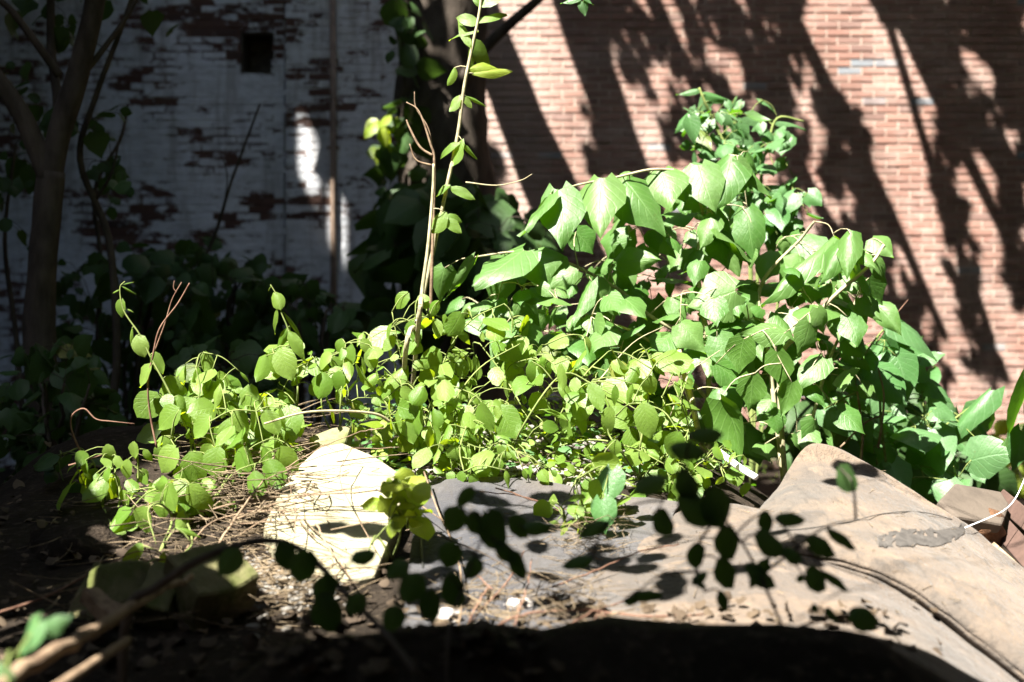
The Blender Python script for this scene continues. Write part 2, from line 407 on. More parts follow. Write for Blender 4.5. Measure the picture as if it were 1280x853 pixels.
LM = {
 'big': vary('broad_leaf', 'leaf_big', ANGLE, 5, 7, .05, .45, .06, .24, .14, .03, 1)+vary('broad_leaf', 'leaf_big', HEART, 4, 7, .1, .5, .05, .25, .16, .03, 101),
 'vine': vary('vine_leaf', 'leaf_vine', OVAL, 9, 6, .0, .55, -.12, .3, .06, .02, 201)+vary('vine_leaf', 'leaf_vine', LANCE, 2, 6, .2, .6, 0, .3, 0, .02, 221),
 'lemon': [leaf_mesh('lemon_leaf', M['leaf_lemon'], OVAL, 6, .2+.08*i, .1, .05, .03, 30+i) for i in range(3)],
 'blue': [leaf_mesh('bindweed_leaf', M['leaf_blue'], HEART, 6, .1+.07*i, .08+.06*(i % 2), .2, .03, 40+i) for i in range(4)],
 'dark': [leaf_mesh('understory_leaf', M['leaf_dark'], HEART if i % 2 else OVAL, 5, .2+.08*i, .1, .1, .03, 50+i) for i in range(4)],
 'lance': [leaf_mesh('shoot_leaf', M['leaf_vine'], LANCE, 5, .35+.2*i, .2, .0, .02, 60+i) for i in range(3)],
}
CAM = Vector((0, 0, CAMZ))
def rv(): 
    return Vector((U(-1, 1), U(-1, 1), U(-1, 1)))
def leaf_matrix(base, tip, nrm, w=1.0):
    y = tip-base; L = y.length; y.normalize()
    z = nrm-y*nrm.dot(y)
    if z.length < 1e-3: z = y.orthogonal()
    z.normalize(); x = y.cross(z)
    m = Matrix((x*L*w, y*L, z*L)).transposed().to_4x4(); m.translation = base
    return m
class Plant:
    def __init__(s, name, label, cat, base, group=None, stem='stem_green', kind='vine'):
        s.root = empty(name, base, label, cat, group); s.mb = MB(); s.sk = [Vector(base)]; s.stem_mat = stem; s.kind = kind; s.n = 0; s.over = []
    def stem(s, pts, r0, r1, world=False, n=6, sides=6, wob=0):
        pts = [Vector(p) if world else P(*p) for p in pts]
        q = [Vector(p) for p in spline([tuple(p) for p in pts], n)]
        if wob: q = [p+rv()*wob*(0 if i in (0, len(q)-1) else 1) for i, p in enumerate(q)]
        s.mb.tube(q, (r0, r1), sides); s.sk += q
        return q
    def put(s, base, tip, nrm, w=1.0, kind=None, pet=True, var=None):
        ms = LM[kind or s.kind]; me = ms[var if var is not None else random.randrange(len(ms))]
        if s.n < 300:
            link('leaf', me, s.root, leaf_matrix(base, tip, nrm, w))
        else: s.over.append((me, leaf_matrix(base, tip, nrm, w)))
        s.n += 1
        if pet: s.petiole(base)
    def petiole(s, base, r=.0016):
        q = min(s.sk, key=lambda k: (k-base).length_squared)
        L = (q-base).length
        if L < .004: return
        mid = (q+base)/2+Vector((U(-.1, .1), U(-.1, .1), .12))*L
        pts = [Vector(p) for p in spline([tuple(q), tuple(mid), tuple(base)], 2 if L < .1 else 4)]
        s.mb.tube(pts, (r*(1+min(1.5, L*4)), r*.8), 4)
        if L > .08: s.sk += pts[1:-1]
    def hero(s, bx, by, tx, ty, d, dd=0, w=1.0, face=None, kind=None, pet=True, var=None):
        """a leaf from photo pixel (bx,by) at depth d to (tx,ty) at depth d+dd; face: the way its upper side looks"""
        f = Vector(face) if face else TOSUN*.7+Vector((0, -1, .2))*.8+rv()*.25
        s.put(P(bx, by, d), P(tx, ty, d+dd), f, w, kind, pet, var)
    def fill(s, poly, d0, d1, n, s0, s1, kind=None, sunny=.55, camy=.5, rnd=1.0, w=(.8, 1.1), pet=True, gap=-.12):
        """n leaves through the volume that stands behind a photo-pixel polygon between depths d0 and d1"""
        pts = []
        x0 = min(p[0] for p in poly); x1 = max(p[0] for p in poly); y0 = min(p[1] for p in poly); y1 = max(p[1] for p in poly)
        tries = 0
        while len(pts) < n and tries < n*60:
            tries += 1; x, y = U(x0, x1), U(y0, y1)
            if not inside(poly, x, y): continue
            p = P(x, y, U(d0, d1))
            if p.z > H(p.x, p.y)+.015 and noise.noise(p*5.5) > gap: pts.append(p)
        sk0 = s.sk[::3] or s.sk
        pts.sort(key=lambda p: min((p-k).length_squared for k in sk0))
        for p in pts:
            L = s0*.8+(s1-s0)*(R()**1.8)*1.6; nrm = TOSUN*sunny+Vector((0, -1, .1))*camy+Vector((0, 0, .25))+rv()*rnd
            nrm.normalize(); q = min(s.sk, key=lambda k: (k-p).length_squared)
            ax = (p-q); ax = ax.normalized() if ax.length > 1e-4 else rv()
            ax = ax*.6+Vector((U(-.7, .7), U(-.6, .2), -.75))+rv()*.35; ax -= nrm*ax.dot(nrm)
            if ax.length < .05: ax = nrm.orthogonal()
            ax.normalize(); s.put(p, p+ax*L, nrm, U(*w), kind, pet)
    def done(s):
        if s.mb.v: s.mb.build('stem', M[s.stem_mat], s.root, True)
        if s.over:
            o = merge('foliage', s.over, s.root); o['kind'] = 'stuff'
def inside(poly, x, y):
    c = False; j = len(poly)-1
    for i in range(len(poly)):
        xi, yi = poly[i]; xj, yj = poly[j]
        if (yi > y) != (yj > y) and x < (xj-xi)*(y-yi)/(yj-yi)+xi: c = not c
        j = i
    return c
def merge(name, items, parent=None):
    """join leaves (mesh, matrix) into one mesh with one UV map"""
    V, Fc, UVs, mats = [], [], [], []; mi = []; cache = {}; n0 = 0
    for me, mx in items:
        if me.name not in cache:
            co = np.empty(len(me.vertices)*3); me.vertices.foreach_get('co', co)
            fs = np.array([list(p.vertices) for p in me.polygons])
            uv = np.empty(len(me.loops)*2); me.uv_layers[0].data.foreach_get('uv', uv)
            cache[me.name] = (co.reshape(-1, 3), fs, uv)
        co, fs, uv = cache[me.name]; A = np.array(mx)
        V.append(co @ A[:3, :3].T+A[:3, 3]); Fc.append(fs+n0); UVs.append(uv); n0 += len(co)
        if me.materials[0] not in mats: mats.append(me.materials[0])
        mi += [mats.index(me.materials[0])]*len(fs)
    V = np.concatenate(V); Fc = np.concatenate(Fc); UVs = np.concatenate(UVs)
    me = bpy.data.meshes.new(name); me.from_pydata(V.tolist(), [], Fc.tolist())
    for m in mats: me.materials.append(m)
    me.uv_layers.new(name='UVMap').data.foreach_set('uv', UVs)
    me.polygons.foreach_set('material_index', mi); me.polygons.foreach_set('use_smooth', [True]*len(me.polygons)); me.update()
    return link(name, me, parent)

# ------------------------------------------------------------------ buildings and roof added outside the picture to shade the yard
root = empty('shade_building', (-9, 3, 0), 'added unseen grey building along the yard casting the deep shade', 'building')
BX, BY0, BY1, BH = -7.0, -3.9, 10.3, 14.3  # unseen building, added and sized for the shade it casts
MB().box((BX-6, BY0, -.3), (BX, BY1, BH)).build('wall', M['concrete'], root)
mb = MB(); z0, z1 = BH+.75, BH+3.5                     # added screen on the roof edge, slot and opening shaped for sun patches
mb.box((BX-.1, BY0, z0), (BX, -.15, z1)); mb.box((BX-.1, .6, z0), (BX, BY1, z1)); mb.box((BX-.1, -.15, z0), (BX, .6, 16.3)); mb.box((BX-.1, -.15, 17.2), (BX, .6, z1))
mb.build('sun_screen', M['concrete'], root)
mb = MB(); mb.box((BX-.12, BY0, BH-.01), (BX-.004, 3.36, z0+.01)); mb.box((BX-.12, 4.02, BH-.01), (BX-.004, BY1, z0+.01))  # fillers and posts that cut the added slot into separate sun patches
for y in (3.60, 3.95): mb.box((BX-.1, y, BH-.01), (BX-.004, y+.09, z0+.01))
mb.build('slot_filler', M['concrete'], root)
win = {}
for fl in range(4):
    for y in (-2, 1, 4, 7):
        mb = MB(); z = 1+fl*3.1
        mb.box((BX+.002, y, z), (BX+.07, y+1.1, z+.08)); mb.box((BX+.002, y, z+1.72), (BX+.07, y+1.1, z+1.8)); mb.box((BX+.002, y, z+.08), (BX+.07, y+.08, z+1.72)); mb.box((BX+.002, y+1.02, z+.08), (BX+.07, y+1.1, z+1.72))
        w_ = mb.build('window', M['recess_and_frame'], root)
        MB().box((BX+.004, y+.08, z+.08), (BX+.02, y+1.02, z+1.72)).build('pane', M['glass'], w_)
root = empty('rear_sky_blocker', (2, -12, 0), 'added dark building behind the viewpoint that blocks sky light', 'building')  # three unseen buildings from here, added to cut sky light
MB().box((-12, -16, -.3), (14, -9, 11.5)).build('wall', M['brick_dark'], root)
root = empty('side_sky_blocker', (12, 1, 0), 'added dark building on the right that blocks sky light', 'building')
MB().box((8.4, -9, -.3), (14, 10.9, 15)).build('wall', M['brick_dark'], root)
root = empty('upper_sky_blocker', (0, 12, 0), 'added dark storeys above the yard wall that block sky light', 'building')
MB().box((-7, WY+.02, 6.61), (8.4, WY+4, 15)).build('wall', M['brick_dark'], root)
root = empty('shade_roof', (.8, -1, 0), 'added rusty sheet metal roof behind the viewpoint shading the near ground', 'roof')
edge = [(330, 770), (380, 772), (430, 786), (520, 796), (600, 792), (640, 775), (690, 770), (720, 790), (790, 786), (850, 783), (950, 786), (1010, 780), (1060, 790), (1120, 800)]  # wanted shadow line; the made-up roof's edge is traced back from it
ed = []
for ex, ey in edge:
    p = P(ex, ey, 2.02); ed.append(p-LD*((2.25-p.z)/-LD.z))
ed = [Vector((ed[0].x-.02, ed[0].y-.3, 2.25))]+ed+[Vector((ed[-1].x+.25, ed[-1].y-.02, 2.25)), Vector((2.6, ed[-1].y-.10, 2.25))]
V, Fc = [], []
for p in ed: V += [(p.x, p.y, 2.25), (p.x, -2.5, 2.75), (p.x, p.y, 2.27), (p.x, -2.5, 2.77)]
for i in range(len(ed)-1):
    a, b = i*4, i*4+4
    Fc += [(a, b, b+1, a+1), (a+2, a+3, b+3, b+2), (a, a+2, b+2, b), (a+1, b+1, b+3, a+3)]
mb = MB(); mb.v = V; mb.f = Fc+[(0, 1, 3, 2), (len(V)-4, len(V)-2, len(V)-1, len(V)-3)]; mb.build('sheet', M['metal_roof'], root)
mb = MB()
for x in (-1.0, 2.5): mb.box((x, -.9, -.2), (x+.09, -.81, 2.52))
mb.build('post', M['bark_dark'], root)
MB().box((-1.2, -2.7, -.2), (2.7, -2.52, 3)).build('back_wall', M['concrete'], root)
# ------------------------------------------------------------------ trees
def tree_root(name, base, label): return empty(name, base, label, 'tree')
def limb(mb, pts, r0, r1, world=False, n=7, sides=10, rough=.16, seed=0):
    q = spline([tuple(p) if world else tuple(P(*p)) for p in pts], n); mb.tube(q, (r0, r1), sides, rough, seed); return [Vector(p) for p in q]

# left tree, forked
tb = P(52, 560, 5.3); tb.z = H(tb.x, tb.y)-.05
lt = tree_root('tree', tb, 'forked grey tree trunk in shade before the whitewashed wall')
mb = MB()
limb(mb, [tuple(tb), tuple(P(52, 500, 5.3)), tuple(P(50, 380, 5.3)), tuple(P(58, 280, 5.3)), tuple(P(64, 215, 5.3))], .074, .062, True, seed=1, sides=14)
q1 = limb(mb, [(62, 225, 5.3), (76, 160, 5.3), (98, 90, 5.3), (118, 0, 5.3), (128, -120, 5.35), (150, -420, 5.5), (140, -700, 5.7)], .056, .035, seed=2, sides=12)
q2 = limb(mb, [(62, 228, 5.3), (48, 190, 5.28), (28, 145, 5.25), (-10, 90, 5.2), (-90, 10, 5.1), (-160, -200, 5.0)], .055, .028, seed=3)
q3 = limb(mb, [(75, 95, 5.3), (50, 60, 5.25), (20, 20, 5.2), (-20, -30, 5.15), (-60, -160, 5.1)], .022, .012, seed=4, sides=8)
q4 = limb(mb, [(66, 195, 5.36), (72, 130, 5.5), (64, 60, 5.6), (62, -40, 5.7), (50, -240, 5.8)], .026, .016, seed=5, sides=8)
q5 = limb(mb, [(100, 100, 5.3), (130, 60, 5.35), (165, 10, 5.4), (190, -50, 5.4)], .016, .008, seed=6, sides=7)
mb.build('trunk', M['bark'], lt, True)
items = []
for q in (q1[30:], q2[20:], q3[14:], q4[16:]):
    for k in range(150):
        p = random.choice(q)+rv()*.55
        if p.z < 3.0 and p.y > 0 and abs(p.x/p.y) < .48: continue
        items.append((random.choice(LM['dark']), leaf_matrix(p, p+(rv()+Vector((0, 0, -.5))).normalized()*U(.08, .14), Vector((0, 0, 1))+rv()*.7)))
for k in range(2600):  # extra crown leaves added to deepen the shade, with gaps for sun streaks
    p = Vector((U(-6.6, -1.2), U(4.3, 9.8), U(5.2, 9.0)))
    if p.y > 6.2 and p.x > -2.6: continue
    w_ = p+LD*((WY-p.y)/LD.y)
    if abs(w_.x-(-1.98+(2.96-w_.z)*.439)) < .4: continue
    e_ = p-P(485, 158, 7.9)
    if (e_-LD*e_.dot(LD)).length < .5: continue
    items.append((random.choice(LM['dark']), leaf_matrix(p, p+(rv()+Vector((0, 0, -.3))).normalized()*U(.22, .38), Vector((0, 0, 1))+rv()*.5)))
for pts in ([(q1[-1]), Vector((-2.6, 5.6, 6.2)), Vector((-3.4, 6.8, 8.2))], [q2[-1], Vector((-3.6, 5.4, 5.4)), Vector((-5.2, 7, 7.6))]):
    mb2 = MB(); limb(mb2, [tuple(p) for p in pts], .045, .02, True); mb2.build('limb', M['bark'], lt, True)
o = merge('crown', items, lt); o['kind'] = 'stuff'

def sapling(label, pts, r0, r1, leaves, d, twigs=()):
    b = P(*pts[0]); b.z = H(b.x, b.y)-.03
    pl = Plant('sapling', label, 'tree', b, None, 'bark', 'dark')
    pl.stem([tuple(b)]+[tuple(P(*p)) for p in pts], r0, r1, True, 6, 8)
    for tw in twigs: pl.stem(tw, r1*.8, r1*.4)
    for poly, n in leaves: pl.fill(poly, d-.25, d+.25, n, .07, .13, sunny=.3, rnd=.8)
    pl.done()
sapling('thin dark sapling with drooping leaves beside the forked trunk', [(140, 520, 5.6), (146, 440, 5.6), (136, 300, 5.6), (100, 200, 5.6), (120, 120, 5.6), (150, 40, 5.6), (178, -40, 5.6)], .024, .010,
        [([(85, 130), (150, 125), (165, 240), (110, 235)], 26), ([(60, 0), (100, 0), (95, 60), (60, 50)], 10)], 5.6, [[(120, 250, 5.6), (140, 215, 5.55), (150, 170, 5.5)]])
sapling('slender bare sapling leaning against the whitewashed wall', [(160, 500, 7), (210, 400, 7), (262, 310, 7), (290, 225, 7), (325, 130, 7)], .02, .006, [([(150, 330), (210, 300), (240, 350), (180, 380)], 12)], 7, [[(280, 260, 7), (284, 220, 7), (275, 190, 7)]])
sapling('crooked dark sapling with a hooked tip near the peeling patch', [(120, 480, 6.4), (126, 330, 6.4), (118, 240, 6.4), (150, 175, 6.4), (160, 130, 6.4)], .018, .007, [([(100, 150), (165, 230), (130, 270)], 8)], 6.4)
sapling('leafy thin sapling in deep shade at the far end of the yard', [(30, 560, 6), (20, 420, 6), (6, 300, 6), (20, 180, 6)], .02, .008, [([(0, 60), (60, 80), (50, 330), (0, 300)], 30)], 6)

# centre tree with the ivy
TD = 8.6; tb = P(572, 600, TD); tb.z = -.1
ct = tree_root('tree', tb, 'thick dark tree trunk in the middle between white and red walls')
mb = MB()
q0 = limb(mb, [tuple(tb), tuple(P(570, 470, TD)), tuple(P(562, 300, TD)), tuple(P(553, 150, TD)), tuple(P(552, 0, TD)), (-.56, TD, 4.4), (-.75, TD, 5.0), (-1.25, TD, 6.2), (-1.9, TD+.1, 7.8)], .42, .2, True, seed=8, sides=18, rough=.2)
limb(mb, [(545, 90, TD-.2), (530, 40, TD-.25), (515, 0, TD-.3), (490, -60, TD-.4), (440, -200, TD-.5)], .075, .05, seed=9)
limb(mb, [(560, 130, TD-.15), (588, 84, TD-.3), (612, 55, TD-.35), (640, 28, TD-.4), (676, -4, TD-.45), (730, -60, TD-.5)], .05, .03, seed=10)
# boughs above the picture; each is given by the shadow that it throws on the wall
def lift(px, py, t): return Vector(((px-CX)*PX, WY, CAMZ-(py-HY)*PX))-LD*t
crown = []; bough_pts = []
strokes = [((700, -60, 4.6), (735, 60, 4.4), (790, 215, 4.2), (840, 330, 4.2), .20, .15),
           ((600, 10, 4.1), (640, 95, 4.1), (690, 205, 4.1), (730, 300, 4.1), .05, .045),
           ((790, -60, 4.6), (830, 30, 4.5), (880, 130, 4.4), (905, 200, 4.4), .10, .05),
           ((880, -60, 4.7), (930, 60, 4.6), (1010, 230, 4.5), (1080, 360, 4.4), .12, .05),
           ((960, -40, 4.5), (1010, 60, 4.5), (1100, 240, 4.5), (1180, 420, 4.4), .10, .04),
           ((1090, -60, 4.6), (1130, 30, 4.6), (1200, 180, 4.5), (1280, 340, 4.4), .12, .05),
           ((1150, 160, 4.5), (1180, 260, 4.4), (1225, 380, 4.4), (1250, 470, 4.3), .045, .03),
           ((1180, -80, 4.6), (1230, 30, 4.6), (1300, 200, 4.5), (1370, 340, 4.5), .16, .08)]
for st in strokes:
    pts = [lift(p[0], p[1], p[2]+.7) for p in st[:4]]
    top = pts[0]+(pts[0]-pts[1]).normalized()*1.6
    bough_pts.append(limb(mb, [tuple(top)]+[tuple(p) for p in pts], st[4], st[5], True, 6, 8, .1, seed=len(bough_pts)+11))
    j = min(q0, key=lambda k: (k-top).length)          # join to the trunk
    limb(mb, [tuple(j), tuple((j*.5+top*.5)+Vector((0, 0, .9))), tuple(top)], .07, st[4]*.7, True, 5, 8, .1)
shade = [([(690, -10), (800, -10), (855, 90), (880, 180), (845, 190), (790, 90), (770, 80), (780, 215), (740, 215), (735, 90)], 210),
         ([(850, -10), (1000, -10), (1020, 90), (1065, 130), (1085, 200), (1050, 260), (1010, 300), (960, 190), (900, 120), (860, 60)], 430),
         ([(1000, 200), (1095, 230), (1130, 330), (1190, 470), (1150, 500), (1080, 380), (1020, 320)], 290),
         ([(1095, -10), (1130, -10), (1130, 25), (1110, 30)], 40),
         ([(1140, -10), (1290, -10), (1290, 190), (1270, 250), (1240, 200), (1190, 150), (1160, 70)], 640),
         ([(1150, 130), (1180, 150), (1200, 260), (1180, 240)], 30), ([(1165, 190), (1200, 260), (1250, 470), (1220, 490), (1190, 330)], 130),
         ([(1260, 230), (1290, 260), (1290, 420), (1255, 330)], 90), ([(1300, -100), (1500, -100), (1500, 400), (1320, 250)], 300)]
for poly, n in shade:
    x0 = min(p[0] for p in poly); x1 = max(p[0] for p in poly); y0 = min(p[1] for p in poly); y1 = max(p[1] for p in poly); k = 0
    while k < n:
        x, y = U(x0, x1), U(y0, y1)
        if not inside(poly, x, y): continue
        if noise.noise(Vector((x*.03, y*.014, 5))) < -.16: k += .3; continue
        p = lift(x, y, U(4.4, 8.2)); k += 1
        crown.append((random.choice(LM['dark']), leaf_matrix(p, p+(rv()+Vector((0, 0, -.4))).normalized()*U(.09, .15), TOSUN*.5+Vector((0, 0, .6))+rv()*.6)))
mb.build('trunk', M['bark_dark'], ct, True)
o = merge('crown', crown, ct); o['kind'] = 'stuff'
gt = tree_root('tree', (4.6, 3.0, 0), 'added shade tree outside the right edge with its crown dimming the yard')
mb = MB(); g1 = limb(mb, [(4.6, 3.0, -.1), (4.5, 3.0, 2.5), (4.3, 2.9, 5), (3.6, 3.0, 7.5), (2.8, 3.2, 9)], .22, .08, True, seed=41)
limb(mb, [tuple(g1[16]), (5.2, 4, 6.6), (5.8, 5.6, 8.4)], .1, .05, True); limb(mb, [tuple(g1[16]), (4, 1, 7), (3.6, -1.2, 8.6)], .1, .05, True)
mb.build('trunk', M['bark'], gt, True)
items = []
while len(items) < 4200:  # made-up crown that blocks sky light and spares the sun's path
    p = Vector((U(-.2, 8), U(-5, 8.5), U(7, 10)))
    k = p.z/-LD.z; gx, gy = p.x+LD.x*k, p.y+LD.y*k
    w_ = p+LD*((WY-p.y)/LD.y)
    if w_.z > -.6 and w_.x < 5.0: continue
    if gx < 2.9 and gy < 6.4: continue
    items.append((random.choice(LM['dark']), leaf_matrix(p, p+(rv()+Vector((0, 0, -.3))).normalized()*U(.25, .42), Vector((0, 0, 1))+rv()*.5)))
o = merge('crown', items, gt); o['kind'] = 'stuff'
b = P(505, 400, TD-.5); b.z = H(b.x, b.y)
iv = Plant('ivy', 'dark ivy climbing the left side of the thick middle trunk', 'climber', b, None, 'bark_dark', 'dark')
iv.stem([tuple(b), tuple(P(505, 300, TD-.5)), tuple(P(498, 200, TD-.5)), tuple(P(506, 100, TD-.5)), tuple(P(500, 0, TD-.5))], .015, .006, True)
iv.fill([(488, 0), (530, 0), (525, 120), (520, 330), (480, 330), (470, 180), (490, 120)], TD-.75, TD-.4, 95, .1, .18, sunny=.2)
iv.fill([(465, 135), (505, 130), (500, 185), (465, 185)], TD-.8, TD-.5, 16, .1, .16, kind='lemon')
iv.done()

# ------------------------------------------------------------------ shaded understory
def understory(label, poly, d0, d1, n, s0=.07, s1=.15, kind='dark', group=None):
    cx = sum(p[0] for p in poly)/len(poly); y1 = max(p[1] for p in poly); y0 = min(p[1] for p in poly)
    b = P(cx, y1, (d0+d1)/2); b.z = H(b.x, b.y)
    pl = Plant('understory_shrub', label, 'shrub', b, group, 'bark_dark', kind)
    for k in range(6):
        x = cx+U(-.35, .35)*(max(p[0] for p in poly)-min(p[0] for p in poly))
        pl.stem([tuple(b), tuple(P((cx+x)/2, (y0+2*y1)/3, U(d0, d1))), tuple(P(x, y0*.7+y1*.3, U(d0, d1)))], .014, .005, True, wob=.01)
    pl.fill(poly, d0, d1, n, s0, s1, sunny=.3, rnd=.9)
    pl.done()
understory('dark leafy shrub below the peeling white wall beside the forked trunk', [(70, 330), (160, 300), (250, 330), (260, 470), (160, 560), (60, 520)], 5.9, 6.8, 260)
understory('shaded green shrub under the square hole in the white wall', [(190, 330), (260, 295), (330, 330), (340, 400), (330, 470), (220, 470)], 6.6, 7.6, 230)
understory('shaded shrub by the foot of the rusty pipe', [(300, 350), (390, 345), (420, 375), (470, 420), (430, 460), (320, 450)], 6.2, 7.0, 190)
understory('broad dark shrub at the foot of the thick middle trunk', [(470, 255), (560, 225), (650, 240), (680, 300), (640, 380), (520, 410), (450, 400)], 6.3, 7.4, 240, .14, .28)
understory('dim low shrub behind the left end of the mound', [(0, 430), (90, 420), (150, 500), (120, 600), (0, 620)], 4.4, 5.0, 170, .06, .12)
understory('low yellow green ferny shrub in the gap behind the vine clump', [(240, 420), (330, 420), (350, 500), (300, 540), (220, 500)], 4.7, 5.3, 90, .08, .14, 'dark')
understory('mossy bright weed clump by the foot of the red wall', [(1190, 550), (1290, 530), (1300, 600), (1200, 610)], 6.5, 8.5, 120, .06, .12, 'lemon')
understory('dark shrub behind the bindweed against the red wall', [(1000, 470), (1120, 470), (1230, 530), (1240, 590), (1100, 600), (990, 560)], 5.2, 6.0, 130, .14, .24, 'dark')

# ------------------------------------------------------------------ broad-leaved shrubs
b = P(885, 545, 3.95); b.z = H(b.x, b.y)-.02
A = Plant('broad_leaved_shrub', 'tall arching shrub with large drooping pale green leaves on top', 'shrub', b, None, 'stem_pale', 'big')
A.stem([tuple(b), tuple(P(885, 440, 3.95)), tuple(P(872, 330, 3.95)), tuple(P(890, 250, 3.95)), tuple(P(905, 200, 3.95)), tuple(P(925, 196, 3.95))], .011, .005, True)
A.stem([(880, 270, 3.95), (862, 222, 3.9), (820, 212, 3.85), (770, 222, 3.8), (720, 232, 3.75), (688, 243, 3.7)], .006, .003)
A.stem([(880, 430, 3.95), (820, 400, 3.9), (770, 360, 3.85), (700, 325, 3.75), (650, 315, 3.7), (590, 322, 3.65)], .008, .003)
A.stem([(885, 500, 3.95), (830, 440, 3.85), (780, 410, 3.8), (730, 400, 3.75)], .007, .003)
A.stem([tuple(b), tuple(P(868, 520, 3.7)), tuple(P(853, 470, 3.6)), tuple(P(845, 440, 3.6))], .009, .006, True)
UPF = (-.3, -.75, .75)
for h in [(689, 243, 653, 285, 3.68, -.05, .55, (-.9, -.4, .5)), (690, 250, 662, 303, 3.72, 0, .5, (.8, -.2, .3)), (698, 238, 699, 308, 3.7, -.10, .72, UPF),
          (752, 223, 748, 291, 3.76, -.12, 1.0, UPF), (781, 226, 835, 266, 3.82, -.12, .95, (-.1, -.7, .8)), (786, 245, 803, 281, 3.86, 0, 1.1, (0, -.6, .2)),
          (826, 214, 838, 262, 3.86, -.1, .9, UPF), (838, 216, 856, 248, 3.9, -.08, 1.05, UPF), (874, 207, 893, 256, 3.88, -.1, 1.0, UPF), (914, 195, 890, 254, 3.9, -.1, .88, UPF),
          (921, 196, 972, 238, 3.93, -.05, .4, (.4, -.7, .7)), (922, 200, 942, 240, 3.88, -.02, .62, (-.4, -.8, .5)), (935, 190, 952, 215, 4.0, 0, .9, (0, -.3, .8)),
          (880, 238, 852, 262, 3.95, 0, .9, (0, -.7, .3)), (890, 268, 872, 307, 3.85, -.05, .85, UPF), (934, 260, 943, 322, 3.84, -.08, .72, UPF),
          (655, 313, 590, 352, 3.68, -.1, .8, (-.2, -.5, .9)), (668, 312, 676, 356, 3.72, -.08, 1.15, UPF), (700, 318, 668, 345, 3.74, -.05, 1.0, UPF), (628, 340, 620, 392, 3.76, .05, 1.0, (0, -.8, .2)),
          (592, 324, 560, 380, 3.62, 0, .3, (.6, -.6, .5)), (556, 335, 548, 378, 3.66, 0, .85, (0, -.9, .3)), (748, 350, 758, 388, 3.75, -.02, 1.0, (.2, -.8, .3)), (740, 352, 712, 412, 3.7, -.05, .42, (-.6, -.6, .5)),
          (745, 404, 788, 408, 3.68, -.06, .7, UPF), (840, 372, 852, 408, 3.82, -.05, .9, UPF), (893, 374, 896, 408, 3.7, -.06, 1.0, UPF), (850, 404, 884, 438, 3.75, -.05, .9, UPF),
          (900, 486, 920, 526, 3.62, -.07, 1.15, UPF), (786, 300, 770, 330, 3.9, 0, 1, (0, -.6, .3)), (820, 285, 850, 320, 3.95, 0, 1, (.2, -.6, .3)), (720, 290, 742, 318, 3.9, 0, 1.1, (0, -.5, .2))]:
    A.hero(*h[:7], face=h[7])
A.fill([(700, 235), (780, 215), (860, 200), (930, 200), (960, 260), (900, 290), (800, 290), (720, 275)], 3.9, 4.25, 34, .10, .15, rnd=.55, camy=.7)
A.fill([(560, 345), (650, 315), (740, 330), (860, 270), (940, 290), (940, 420), (900, 545), (800, 480), (700, 440), (600, 420)], 3.8, 4.4, 140, .08, .15, rnd=.85, camy=.4)
A.fill([(600, 370), (760, 340), (900, 380), (900, 480), (760, 470), (620, 430)], 3.6, 3.85, 44, .07, .12, rnd=.7)
A.done()
b = P(985, 545, 3.8); b.z = H(b.x, b.y)-.02
B = Plant('broad_leaved_shrub', 'bushy broad leaved shrub standing behind the pointed canvas peak', 'shrub', b, None, 'stem_pale', 'big')
B.stem([tuple(b), tuple(P(975, 460, 3.75)), tuple(P(1005, 415, 3.68)), tuple(P(1041, 372, 3.62)), tuple(P(1087, 332, 3.6)), tuple(P(1105, 306, 3.6))], .010, .005, True)
B.stem([tuple(b), tuple(P(960, 440, 3.85)), tuple(P(950, 360, 3.9)), tuple(P(1000, 300, 3.85)), tuple(P(1018, 277, 3.8))], .009, .004, True)
B.stem([tuple(b), tuple(P(1030, 470, 3.85)), tuple(P(1060, 400, 3.9)), tuple(P(1080, 350, 3.9))], .008, .004, True)
for h in [(1043, 297, 945, 360, 3.7, -.1, .42, (-.4, -.5, .8)), (1063, 288, 1018, 348, 3.62, -.06, .5, (-.5, -.7, .6)), (1064, 294, 1058, 346, 3.58, -.06, .72, UPF), (1090, 298, 1118, 318, 3.62, -.05, 1.2, UPF), (1072, 312, 1096, 334, 3.6, -.05, .9, UPF),
          (1092, 322, 1118, 352, 3.68, 0, .9, (.3, -.7, .2)), (1078, 345, 1093, 382, 3.62, 0, .5, (.5, -.7, .4)), (980, 417, 922, 417, 3.52, -.02, .62, (-.1, -.9, .5)), (1022, 385, 1036, 418, 3.5, 0, .85, (.1, -.9, .3)), (1012, 404, 998, 448, 3.5, 0, .75, (.3, -.9, .2)),
          (1060, 397, 1072, 433, 3.6, -.05, .9, UPF), (930, 424, 926, 466, 3.5, .03, .9, (.4, .5, .7)), (972, 440, 978, 488, 3.48, .03, .85, (.4, .6, .6)), (990, 478, 976, 520, 3.46, .03, .85, (.3, .6, .6)), (940, 470, 936, 515, 3.46, .03, .9, (.3, .6, .6)),
          (1030, 448, 996, 478, 3.55, -.05, .9, UPF), (1006, 480, 1034, 506, 3.55, -.05, .7, UPF), (1040, 360, 1075, 390, 3.85, 0, .9, (0, -.6, .4)), (1000, 330, 975, 370, 3.9, 0, .9, (0, -.6, .4)),
          (1046, 512, 1082, 542, 3.6, -.05, .8, UPF), (895, 455, 935, 480, 3.55, 0, .9, (.1, -.6, .3)), (900, 500, 940, 560, 3.4, .03, .95, (.4, .5, .5))]:
    B.hero(*h[:7], face=h[7])
B.fill([(930, 300), (1000, 290), (1090, 310), (1100, 400), (1080, 470), (1060, 560), (900, 560), (900, 420)], 3.65, 4.3, 130, .08, .15, rnd=.85, camy=.4)
B.done()
